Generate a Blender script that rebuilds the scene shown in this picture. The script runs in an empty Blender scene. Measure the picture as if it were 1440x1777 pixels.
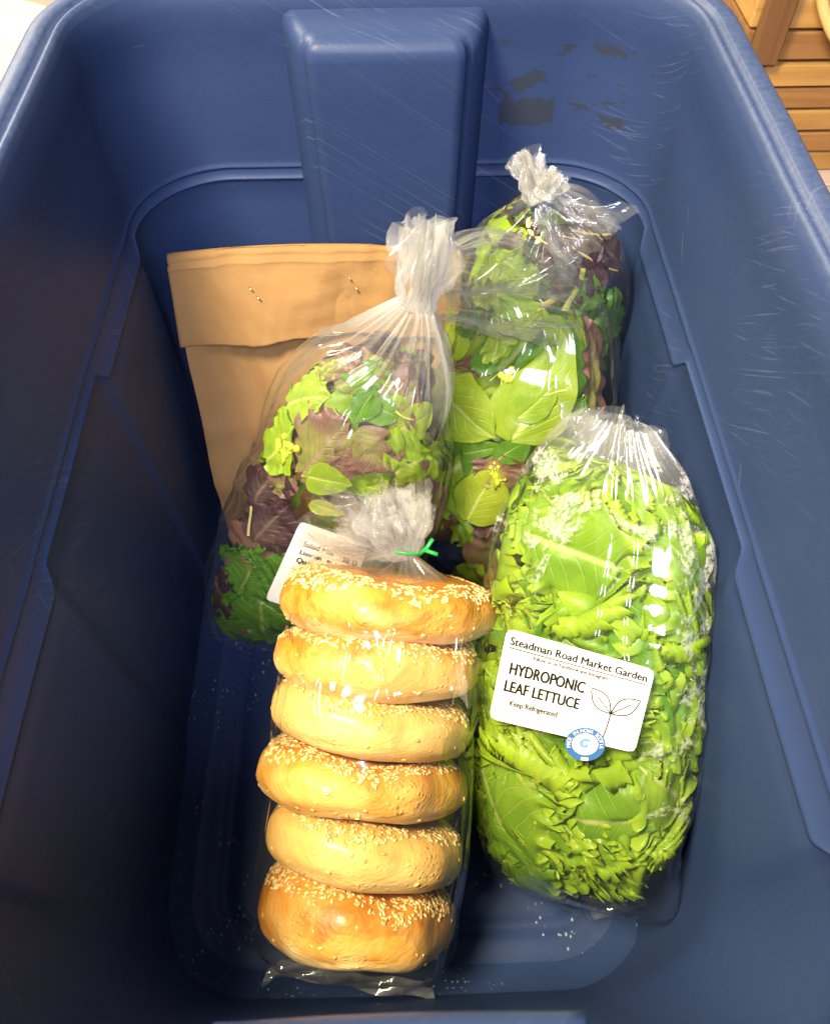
import bpy, math, random
import numpy as np
from mathutils import Vector, Matrix
from mathutils.bvhtree import BVHTree

# ------------------------------------------------------------------ camera, world, lamps
scene = bpy.context.scene
CAM_H, PITCH, YAW, FPX = 0.59, math.radians(55.4), math.radians(1.58), 1400.0
cam_data = bpy.data.cameras.new('camera')
cam = bpy.data.objects.new('camera', cam_data)
scene.collection.objects.link(cam)
cam.location = (0, 0, CAM_H)
cam.rotation_euler = (math.pi / 2 - PITCH, 0, -YAW)
cam_data.sensor_fit = 'HORIZONTAL'
cam_data.sensor_width = 36.0
cam_data.lens = 36.0 * FPX / 1440.0
cam_data.clip_start = 0.01
cam_data.clip_end = 50
cam_data.dof.use_dof = True
cam_data.dof.focus_distance = 0.47
cam_data.dof.aperture_fstop = 22.0
scene.camera = cam

world = bpy.data.worlds.new('World')
scene.world = world
world.use_nodes = True
world.node_tree.nodes['Background'].inputs[0].default_value = (0.80, 0.86, 1.0, 1)
world.node_tree.nodes['Background'].inputs[1].default_value = 0.30

def area_lamp(name, loc, target, size, power, col):
    d = bpy.data.lights.new(name, 'AREA')
    d.shape = 'DISK'
    d.size = size
    d.energy = power
    d.color = col
    o = bpy.data.objects.new(name, d)
    scene.collection.objects.link(o)
    o.location = loc
    o.rotation_euler = (Vector(target) - Vector(loc)).to_track_quat('-Z', 'Y').to_euler()
    return o

area_lamp('ceiling_lamp', (-0.60, 0.06, 1.58), (0.03, 0.22, 0.1), 0.46, 62.0, (1.0, 0.85, 0.55))
area_lamp('window_lamp', (-0.02, -1.15, 1.75), (-0.05, 0.4, 0.2), 0.8, 38.0, (0.80, 0.80, 1.0))
area_lamp('far_window_lamp', (-1.45, 2.20, 1.75), (0.05, 0.3, 0.2), 0.9, 48.0, (1.0, 0.88, 0.68))

vs = scene.view_settings
vs.view_transform = 'Standard'
vs.look = 'None'
vs.exposure = 0.34
vs.gamma = 1.0
scene.cycles.use_denoising = True
scene.cycles.max_bounces = 7
scene.cycles.transparent_max_bounces = 32
scene.cycles.diffuse_bounces = 3
scene.cycles.glossy_bounces = 3
scene.cycles.use_adaptive_sampling = True
scene.cycles.adaptive_threshold = 0.03
scene.cycles.caustics_reflective = False
scene.cycles.caustics_refractive = False
scene.cycles.transmission_bounces = 6
scene.cycles.sample_clamp_indirect = 4.0

# ------------------------------------------------------------------ helpers
CR = Matrix.Rotation(-YAW, 3, 'Z') @ Matrix.Rotation(math.pi / 2 - PITCH, 3, 'X')
CAM = Vector((0, 0, CAM_H))
def ray(px, py):
    return (CR @ Vector(((px - 720) / FPX, -(py - 888.5) / FPX, -1))).normalized()
def at_z(px, py, z):
    d = ray(px, py)
    return CAM + d * ((z - CAM_H) / d.z)
def at_y(px, py, y):
    d = ray(px, py)
    return CAM + d * (y / d.y)

def link(o, parent=None):
    scene.collection.objects.link(o)
    if parent is not None:
        o.parent = parent
    return o
def thing(name, label, cat, loc=(0, 0, 0), group=None):
    o = bpy.data.objects.new(name, None)
    o.empty_display_size = 0.02
    link(o)
    o.location = loc
    o['label'] = label
    o['category'] = cat
    if group:
        o['group'] = group
    return o
def mesh_obj(name, verts, faces, mat, parent=None, smooth=True, uv=None, attrs=None):
    me = bpy.data.meshes.new(name)
    verts = np.asarray(verts, dtype=float)
    if parent is not None:
        verts = verts - np.array(parent_world(parent))
    me.from_pydata(verts.tolist(), [], [list(map(int, f)) for f in faces])
    if smooth:
        me.polygons.foreach_set('use_smooth', [True] * len(me.polygons))
    if uv is not None:
        l = me.uv_layers.new(name='UVMap')
        idx = np.empty(len(me.loops), dtype=np.int32)
        me.loops.foreach_get('vertex_index', idx)
        l.data.foreach_set('uv', np.asarray(uv, dtype=np.float32)[idx].ravel())
    for k, v in (attrs or {}).items():
        a = me.attributes.new(k, 'FLOAT', 'POINT')
        a.data.foreach_set('value', np.asarray(v, dtype=np.float32))
    me.materials.append(mat)
    me.update()
    o = bpy.data.objects.new(name, me)
    return link(o, parent)
def parent_world(p):
    v = Vector((0, 0, 0))
    while p is not None:
        v = v + p.location
        p = p.parent
    return v
def grid_faces(nu, nv, wrap_v=False, off=0):
    f = []
    m = nv if wrap_v else nv - 1
    for i in range(nu - 1):
        for j in range(m):
            j2 = (j + 1) % nv
            f.append((off + i * nv + j, off + i * nv + j2, off + (i + 1) * nv + j2, off + (i + 1) * nv + j))
    return f

_tab = np.random.RandomState(7).rand(32, 32, 32)
def vnoise(p):                                   # value noise on (...,3), about -1..1
    p = np.asarray(p, dtype=float)
    i = np.floor(p).astype(int)
    f = p - i
    f = f * f * (3 - 2 * f)
    r = 0
    for dx in (0, 1):
        for dy in (0, 1):
            for dz in (0, 1):
                w = (f[..., 0] if dx else 1 - f[..., 0]) * (f[..., 1] if dy else 1 - f[..., 1]) * (f[..., 2] if dz else 1 - f[..., 2])
                r = r + w * _tab[(i[..., 0] + dx) % 32, (i[..., 1] + dy) % 32, (i[..., 2] + dz) % 32]
    return r * 2 - 1
def fbm(p, o=3):
    p = np.asarray(p, dtype=float)
    r, a = 0, 1.0
    for k in range(o):
        r = r + a * vnoise(p * 2 ** k + 17.3 * k)
        a *= 0.5
    return r
def tri(x):
    return np.abs((x % 1.0) * 2 - 1)             # 0..1 triangle wave
def crumple(x, y, seed, n=7, k0=12.0, k1=70.0):
    """flat facets with sharp creases, 0..1"""
    rs = np.random.RandomState(seed)
    r, s = 0, 0
    q = np.stack([x * 18, y * 18, np.full_like(x, seed * 1.7)], -1)
    wx, wy = vnoise(q) * 0.02, vnoise(q + 40) * 0.02
    for i in range(n):
        k = k0 * (k1 / k0) ** (i / max(1, n - 1))
        a = rs.rand() * math.pi
        amp = 1.0 / k ** 0.9
        mod = np.clip(vnoise(np.stack([x * k * .35 + i * 9, y * k * .35, np.full_like(x, i * 3.1)], -1)) + 0.5, 0, 1)
        r = r + amp * mod * tri((x + wx) * k * math.cos(a) + (y + wy) * k * math.sin(a) + rs.rand())
        s += amp
    return r / s

# ------------------------------------------------------------------ materials
class NT:
    def __init__(self, name):
        self.m = bpy.data.materials.new(name)
        self.m.use_nodes = True
        self.t = self.m.node_tree
        self.t.nodes.clear()
        self.out = self.n('ShaderNodeOutputMaterial')
    def n(self, typ, ins=None, **kw):
        nd = self.t.nodes.new(typ)
        for k, v in kw.items():
            setattr(nd, k, v)
        for k, v in (ins or {}).items():
            s = nd.inputs[k]
            if hasattr(v, 'bl_rna') and isinstance(v, bpy.types.NodeSocket):
                self.t.links.new(v, s)
            else:
                s.default_value = v
        return nd
    def math(self, op, a, b=0.0, clamp=False):
        return self.n('ShaderNodeMath', {0: a, 1: b}, operation=op, use_clamp=clamp).outputs[0]
    def mix(self, f, a, b):
        nd = self.n('ShaderNodeMix', data_type='RGBA')
        for k, v in ((0, f), (6, a), (7, b)):
            if isinstance(v, bpy.types.NodeSocket):
                self.t.links.new(v, nd.inputs[k])
            else:
                nd.inputs[k].default_value = v
        return nd.outputs[2]
    def ramp(self, f, lo, hi):
        return self.n('ShaderNodeMapRange', {0: f, 1: lo, 2: hi, 3: 0.0, 4: 1.0}, interpolation_type='SMOOTHSTEP').outputs[0]
    def noise(self, vec, scale, detail=3, rough=0.5, dist=0.0):
        return self.n('ShaderNodeTexNoise', {'Vector': vec, 'Scale': scale, 'Detail': detail, 'Roughness': rough, 'Distortion': dist}).outputs[0]
    def mapping(self, vec, rot=(0, 0, 0), scale=(1, 1, 1), loc=(0, 0, 0)):
        return self.n('ShaderNodeMapping', {'Vector': vec, 'Rotation': rot, 'Scale': scale, 'Location': loc}).outputs[0]
    def obj(self):
        return self.n('ShaderNodeTexCoord').outputs['Object']
    def bump(self, h, strength, dist=0.001, normal=None):
        ins = {'Height': h, 'Strength': strength, 'Distance': dist}
        if normal is not None:
            ins['Normal'] = normal
        return self.n('ShaderNodeBump', ins).outputs[0]
    def done(self, sh):
        self.t.links.new(sh, self.out.inputs[0])
        return self.m
def c4(c):
    return (c[0], c[1], c[2], 1.0)

def mat_plain(name, col, rough=0.5, spec=0.5, metal=0.0):
    t = NT(name)
    p = t.n('ShaderNodeBsdfPrincipled', {'Base Color': c4(col), 'Roughness': rough, 'Specular IOR Level': spec, 'Metallic': metal})
    return t.done(p.outputs[0])

def mat_tote():
    t = NT('blue_plastic')
    g = t.n('ShaderNodeNewGeometry').outputs['Position']
    big = t.noise(g, 7, 4)
    fine = t.noise(g, 900, 2)
    col = t.mix(big, c4((0.020, 0.038, 0.105)), c4((0.030, 0.050, 0.128)))
    # scratches: thin sheets of noise cut by the walls, in several directions
    def dot(n):
        return t.n('ShaderNodeVectorMath', {0: g, 1: n}, operation='DOT_PRODUCT').outputs['Value']
    def lines(n1, n2, fine_k, long_k, th, wid):
        v = t.n('ShaderNodeCombineXYZ', {0: t.math('MULTIPLY', dot(n1), fine_k), 1: t.math('MULTIPLY', dot(n2), long_k), 2: 0.0}).outputs[0]
        return t.ramp(t.noise(v, 1.0, 2, .5), th, th + wid)
    m1 = t.ramp(t.noise(g, 9, 3), .47, .66)
    m2 = t.ramp(t.noise(g, 17, 2), .50, .62)
    s1 = t.math('MULTIPLY', t.math('MAXIMUM', lines((.45, .62, .64), (.3, -.7, .5), 900.0, 22.0, .60, .12), lines((.5, .45, .74), (.2, -.8, .3), 700.0, 30.0, .62, .1)), m1)
    s2 = t.math('MULTIPLY', t.math('MAXIMUM', lines((.5, -.60, .62), (.4, .7, .3), 420.0, 24.0, .70, .04), lines((-.62, .45, .64), (.5, .6, .5), 380.0, 18.0, .71, .04)), m2)
    sc = t.math('MAXIMUM', t.math('MULTIPLY', s1, .34), t.math('MULTIPLY', s2, .42))
    # dust specks, mostly on the floor
    sep = t.n('ShaderNodeSeparateXYZ', {0: g})
    x, y, z = sep.outputs
    spk = t.n('ShaderNodeTexVoronoi', {'Vector': t.mapping(g, scale=(1, .6, 1)), 'Scale': 260.0}).outputs['Distance']
    spm = t.math('MULTIPLY', t.ramp(spk, .24, .14), t.ramp(t.noise(g, 22, 3, .7), .50, .62))
    spm = t.math('MULTIPLY', spm, t.ramp(z, .04, .005))
    wear = t.math('MULTIPLY', sc, .26)
    wear = t.math('MAXIMUM', wear, t.math('MULTIPLY', spm, .6))
    # worn rim
    rimw = t.math('MULTIPLY', t.ramp(z, .372, .380), t.math('MULTIPLY', t.ramp(t.noise(g, 240, 5, .8), .25, .85), .10))
    wear = t.math('MAXIMUM', wear, rimw)
    col = t.mix(wear, col, c4((0.42, 0.46, 0.50)))
    # torn remains of an old sticker on the far end wall
    d1 = t.math('DIVIDE', t.math('ABSOLUTE', t.math('SUBTRACT', x, .116)), .060)
    d2 = t.math('DIVIDE', t.math('ABSOLUTE', t.math('SUBTRACT', z, .318)), .030)
    box = t.math('MULTIPLY', t.ramp(t.math('MAXIMUM', d1, d2), 1.0, .72), t.ramp(y, .49, .50))
    nn = t.noise(t.mapping(g, (0, .6, 0), (34, 34, 80)), 1.0, 4, .62)
    res = t.math('MULTIPLY', box, t.ramp(nn, .575, .60))
    e1 = t.math('DIVIDE', t.math('ABSOLUTE', t.math('SUBTRACT', x, .088)), .019)
    e2 = t.math('DIVIDE', t.math('ABSOLUTE', t.math('SUBTRACT', t.math('ADD', z, t.math('MULTIPLY', t.noise(g, 130, 3), .012)), .3065)), .009)
    pch = t.math('MULTIPLY', t.ramp(t.math('MAXIMUM', e1, e2), 1.0, .9), t.ramp(y, .49, .50))
    res = t.math('MAXIMUM', res, pch)
    col = t.mix(t.math('MULTIPLY', res, .85), col, c4((0.026, 0.032, 0.046)))
    r = t.math('ADD', t.math('MULTIPLY', t.noise(g, 25, 4, .6), .20), .34)
    r = t.math('ADD', r, t.math('MULTIPLY', res, .3))
    r = t.math('ADD', r, t.math('MULTIPLY', wear, .3))
    b = t.bump(t.math('ADD', t.math('MULTIPLY', fine, .25), t.math('MULTIPLY', t.noise(g, 60, 3), 1.0)), .20, .0015)
    b = t.bump(sc, .25, .0004, b)
    p = t.n('ShaderNodeBsdfPrincipled', {'Base Color': col, 'Roughness': r, 'Specular IOR Level': t.math('ADD', t.math('MULTIPLY', t.ramp(z, .35, .375), .30), .13), 'Normal': b})
    return t.done(p.outputs[0])

def mat_film(name, rough=.10, base=.045, fog=0.0, tint=(.985, .985, .98), edge=.65):
    t = NT(name)
    lw = t.n('ShaderNodeLayerWeight', {'Blend': .5}).outputs['Facing']
    f = t.math('ADD', t.math('MULTIPLY', t.math('POWER', lw, 3.0), edge), base, True)
    gl = t.n('ShaderNodeBsdfGlossy', {'Color': (1, 1, 1, 1), 'Roughness': rough}).outputs[0]
    tr = t.n('ShaderNodeBsdfTransparent', {'Color': c4(tint)}).outputs[0]
    s = t.n('ShaderNodeMixShader', {0: f, 1: tr, 2: gl}).outputs[0]
    di = t.n('ShaderNodeBsdfDiffuse', {'Color': (.93, .91, .86, 1)}).outputs[0]
    tl = t.n('ShaderNodeBsdfTranslucent', {'Color': (.93, .91, .86, 1)}).outputs[0]
    mm = t.n('ShaderNodeMixShader', {0: .5, 1: di, 2: tl}).outputs[0]
    hz = t.n('ShaderNodeAttribute', attribute_name='haze').outputs['Fac']
    if fog > 0:                                   # condensation droplets in patches
        g = t.obj()
        pm = t.n('ShaderNodeAttribute', attribute_name='fog').outputs['Fac']
        n1 = t.noise(g, 30, 5, .72, .5)
        ff = t.ramp(t.math('ADD', n1, t.math('MULTIPLY', pm, .26)), .72, .80)
        dots = t.ramp(t.noise(g, 480, 1, .6), .36, .56)
        ff = t.math('MULTIPLY', t.math('MULTIPLY', ff, fog), t.math('ADD', t.math('MULTIPLY', dots, .75), .25))
        hz = t.math('MAXIMUM', hz, ff)
    s = t.n('ShaderNodeMixShader', {0: hz, 1: s, 2: mm}).outputs[0]
    return t.done(s)

def mat_leaf(name, c_dark, c_light, c_vein, trans=.38, red=None, rough=.38, veins=1.0, frill=False):
    t = NT(name)
    uv = t.n('ShaderNodeUVMap').outputs[0]
    sep = t.n('ShaderNodeSeparateXYZ', {0: uv})
    u, v = sep.outputs[0], sep.outputs[1]
    av = t.math('ABSOLUTE', v)
    g = t.obj()
    rnd = t.n('ShaderNodeObjectInfo').outputs['Random']
    n1 = t.noise(g, 38, 4, .6)
    base = t.mix(t.math('ADD', t.math('MULTIPLY', n1, .75), t.math('MULTIPLY', t.math('SUBTRACT', rnd, .35), .55), True), c4(c_dark), c4(c_light))
    # side veins branch off the midrib
    wob = t.math('MULTIPLY', t.math('SUBTRACT', t.noise(g, 60, 2), .5), .10)
    ph = t.math('ADD', t.math('SUBTRACT', u, t.math('MULTIPLY', av, .42)), wob)
    sv = t.math('ABSOLUTE', t.math('SUBTRACT', t.math('FRACT', t.math('MULTIPLY', ph, 8.0)), .5))
    side = t.math('MULTIPLY', t.ramp(sv, .09, .02), t.ramp(av, 1.0, .3))
    mid = t.ramp(av, t.math('SUBTRACT', .15, t.math('MULTIPLY', u, .13)), 0.0)
    net = t.n('ShaderNodeTexVoronoi', {'Vector': g, 'Scale': 230.0}, feature='DISTANCE_TO_EDGE').outputs['Distance']
    netm = t.ramp(net, .07, .0)
    if red is not None:
        rm = t.ramp(t.math('ADD', t.math('ADD', t.math('MULTIPLY', av, .5), t.math('MULTIPLY', u, .45)), t.math('MULTIPLY', t.math('SUBTRACT', t.noise(g, 30, 3), .5), 1.1)), .22, .62)
        base = t.mix(rm, base, c4(red))
    if frill:
        fr = t.math('MULTIPLY', t.ramp(t.math('MAXIMUM', av, u), .70, 1.0), .65)
        base = t.mix(fr, base, c4((c_light[0] * 1.25, c_light[1] * 1.12, c_light[2])))
    vm = t.math('MAXIMUM', t.math('MULTIPLY', side, .40 * veins), t.math('MULTIPLY', mid, .9), True)
    vm = t.math('MAXIMUM', vm, t.math('MULTIPLY', netm, .10 * veins))
    col = t.mix(vm, base, c4(c_vein))
    hgt = t.math('ADD', t.math('MULTIPLY', side, -.6 * veins), t.noise(g, 85, 3))
    nb = t.bump(hgt, .55, .0016)
    p = t.n('ShaderNodeBsdfPrincipled', {'Base Color': col, 'Roughness': rough, 'Specular IOR Level': .45, 'Normal': nb}).outputs[0]
    tc = t.mix(.5, col, c4((min(1, c_light[0] * 1.25), c_light[1], c_light[2] * .5) if red is None else c_light))
    tl = t.n('ShaderNodeBsdfTranslucent', {'Color': tc, 'Normal': nb}).outputs[0]
    s = t.n('ShaderNodeMixShader', {0: trans, 1: p, 2: tl}).outputs[0]
    return t.done(s)

def mat_paper():
    t = NT('kraft_paper')
    g = t.obj()
    n1 = t.noise(t.mapping(g, scale=(14, 14, 60)), 1.0, 4, .6)
    fib = t.noise(t.mapping(g, scale=(500, 500, 1500)), 1.0, 3, .6)
    spk = t.ramp(t.noise(g, 700, 2, .6), .70, .78)
    col = t.mix(n1, c4((.26, .138, .048)), c4((.34, .188, .068)))
    col = t.mix(t.math('MULTIPLY', fib, .3), col, c4((.42, .25, .10)))
    col = t.mix(t.math('MULTIPLY', spk, .5), col, c4((.20, .10, .035)))
    b = t.bump(t.math('ADD', t.math('MULTIPLY', fib, .12), t.noise(g, 32, 4, .6)), .35, .003)
    p = t.n('ShaderNodeBsdfPrincipled', {'Base Color': col, 'Roughness': .72, 'Specular IOR Level': .25, 'Normal': b}).outputs[0]
    tl = t.n('ShaderNodeBsdfTranslucent', {'Color': (.5, .27, .08, 1)}).outputs[0]
    return t.done(t.n('ShaderNodeMixShader', {0: .08, 1: p, 2: tl}).outputs[0])

def mat_crust():
    t = NT('bagel_crust')
    g = t.obj()
    rnd = t.n('ShaderNodeObjectInfo').outputs['Random']
    z = t.n('ShaderNodeAttribute', attribute_name='rise').outputs['Fac']        # -1 bottom .. 1 top
    off = t.n('ShaderNodeCombineXYZ', {0: t.math('MULTIPLY', rnd, 13.0), 1: t.math('MULTIPLY', rnd, 7.0), 2: 0.0}).outputs[0]
    q = t.n('ShaderNodeVectorMath', {0: g, 1: off}, operation='ADD').outputs[0]
    n1 = t.noise(t.mapping(q, scale=(1, 1, 1.6)), 24, 4, .55, .5)
    n2 = t.noise(t.mapping(q, scale=(1, 1, 3)), 75, 4, .6)
    k = t.math('ADD', t.math('ADD', t.math('MULTIPLY', z, .42), t.math('MULTIPLY', t.math('SUBTRACT', n1, .5), 2.2)), t.math('MULTIPLY', t.math('SUBTRACT', n2, .5), .5))
    k = t.ramp(t.math('ADD', k, t.math('MULTIPLY', t.math('SUBTRACT', t.n('ShaderNodeAttribute', attribute_name='bake').outputs['Fac'], .45), 1.1)), -.50, .80)
    col = t.mix(k, c4((.80, .51, .16)), c4((.64, .25, .025)))
    pale = t.ramp(t.math('ADD', z, t.math('MULTIPLY', t.math('SUBTRACT', n1, .5), 1.4)), -.25, -.85)
    col = t.mix(pale, col, c4((.86, .63, .28)))
    brown = t.ramp(t.math('ADD', k, t.math('MULTIPLY', t.math('SUBTRACT', n2, .5), .8)), .86, 1.12)
    col = t.mix(t.math('MULTIPLY', brown, .7), col, c4((.40, .125, .015)))
    wr = t.noise(t.mapping(q, scale=(1, 1, 4)), 150, 3, .6, .7)
    bl = t.ramp(t.n('ShaderNodeTexVoronoi', {'Vector': q, 'Scale': 320.0}).outputs['Distance'], .42, .10)
    bl = t.math('MULTIPLY', bl, t.ramp(t.noise(q, 40, 2), .48, .66))
    b = t.bump(t.math('ADD', t.math('MULTIPLY', bl, .5), t.math('ADD', t.math('MULTIPLY', wr, .55), t.math('MULTIPLY', n2, .8))), .6, .0018)
    ro = t.math('ADD', t.math('MULTIPLY', n2, .2), t.math('SUBTRACT', .46, t.math('MULTIPLY', k, .14)))
    p = t.n('ShaderNodeBsdfPrincipled', {'Base Color': col, 'Roughness': ro, 'Specular IOR Level': .45, 'Normal': b,
            'Coat Weight': .30, 'Coat Roughness': .22})
    return t.done(p.outputs[0])

def mat_wood(name, c1, c2, axis=0):
    t = NT(name)
    g = t.obj()
    sc = [60, 60, 60]
    sc[axis] = 5
    rnd = t.n('ShaderNodeObjectInfo').outputs['Random']
    q = t.n('ShaderNodeVectorMath', {0: g, 1: t.n('ShaderNodeCombineXYZ', {0: t.math('MULTIPLY', rnd, 9.0), 1: rnd, 2: t.math('MULTIPLY', rnd, 5.0)}).outputs[0]}, operation='ADD').outputs[0]
    n1 = t.noise(t.mapping(q, scale=sc), 1.0, 4, .6, .6)
    n2 = t.noise(q, 9, 2)
    col = t.mix(t.ramp(n1, .3, .7), c4(c1), c4(c2))
    col = t.mix(t.math('MULTIPLY', t.math('ADD', n2, t.math('SUBTRACT', rnd, .5)), .45, True), col, c4((c1[0] * .55, c1[1] * .5, c1[2] * .45)))
    p = t.n('ShaderNodeBsdfPrincipled', {'Base Color': col, 'Roughness': .6, 'Specular IOR Level': .3, 'Normal': t.bump(n1, .3, .001)})
    return t.done(p.outputs[0])

M_TOTE = mat_tote()
M_PAPER = mat_paper()
M_CRUST = mat_crust()
def mat_seed():
    t = NT('sesame')
    n = t.noise(t.obj(), 330, 1)
    col = t.mix(t.ramp(n, .35, .65), c4((.62, .40, .13)), c4((.86, .68, .36)))
    return t.done(t.n('ShaderNodeBsdfPrincipled', {'Base Color': col, 'Roughness': .45, 'Specular IOR Level': .4}).outputs[0])
M_SEED = mat_seed()
M_FILM = mat_film('clear_film', base=.07)
M_KNOT = mat_film('knot_film', rough=.10, base=.045, edge=.34)
M_FILM_B = mat_film('bakery_film', rough=.09, base=.065)
M_FILM_F = mat_film('misted_film', rough=.08, base=.065, fog=.55)
M_WHITE = mat_plain('label_paper', (.78, .75, .68), .6, .2)
M_INK = mat_plain('black_ink', (.012, .014, .012), .8, .05)
M_GREYINK = mat_plain('grey_ink', (.045, .045, .04), .8, .05)
M_BLUEINK = mat_plain('blue_ink', (.035, .13, .34), .5, .4)
M_PALEBLUE = mat_plain('pale_blue_ink', (.10, .28, .50), .5, .4)
M_GREEN = mat_plain('green_tie', (.01, .34, .05), .4, .5)
M_STEEL = mat_plain('staple_steel', (.75, .68, .52), .25, .5, 1.0)

# ------------------------------------------------------------------ the tote
ZR, ZL = 0.380, 0.267
XC = -0.0035
def sm(a, b, x):
    t = np.clip((x - a) / (b - a), 0, 1)
    return t * t * (3 - 2 * t)
def smf(a, b, x):
    return float(sm(a, b, np.float64(x)))
NS, NE, NC = 190, 110, 18
def rrect(hw, y0, y1, r, inset=0.0):
    hw, y0, y1, r = hw - inset, y0 + inset, y1 - inset, max(.004, r - inset)
    r = min(r, hw * .98)
    pts = []
    for k in range(NS):                                   # right side, near to far
        pts.append((hw, y0 + r + (y1 - y0 - 2 * r) * k / NS))
    for k in range(NC):
        a = math.pi / 2 * k / NC
        pts.append((hw - r + r * math.cos(a), y1 - r + r * math.sin(a)))
    for k in range(NE):
        pts.append((hw - r - (2 * hw - 2 * r) * k / NE, y1))
    for k in range(NC):
        a = math.pi / 2 + math.pi / 2 * k / NC
        pts.append((-hw + r + r * math.cos(a), y1 - r + r * math.sin(a)))
    for k in range(NS):
        pts.append((-hw, y1 - r - (y1 - y0 - 2 * r) * k / NS))
    for k in range(NC):
        a = math.pi + math.pi / 2 * k / NC
        pts.append((-hw + r + r * math.cos(a), y0 + r + r * math.sin(a)))
    for k in range(NE):
        pts.append((-hw + r + (2 * hw - 2 * r) * k / NE, y0))
    for k in range(NC):
        a = 1.5 * math.pi + math.pi / 2 * k / NC
        pts.append((hw - r + r * math.cos(a), y0 + r + r * math.sin(a)))
    return np.array(pts)
def wall_dims(z):
    g = z / ZR
    return .156 + .020 * g, .040 - .075 * g, .482 + .048 * g, .062
def wall_hw(z):                                           # inner half width of the wall at height z, below the ledge
    return wall_dims(z)[0] - (.008 if z < ZL else 0)
def jog(y):
    """width of the ledge under which the lower wall steps in, along the side walls"""
    w = sm(.452, .440, y) * sm(.326, .338, y) + sm(.204, .192, y) * sm(.060, .072, y)
    return .0016 + .0026 * w
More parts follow.
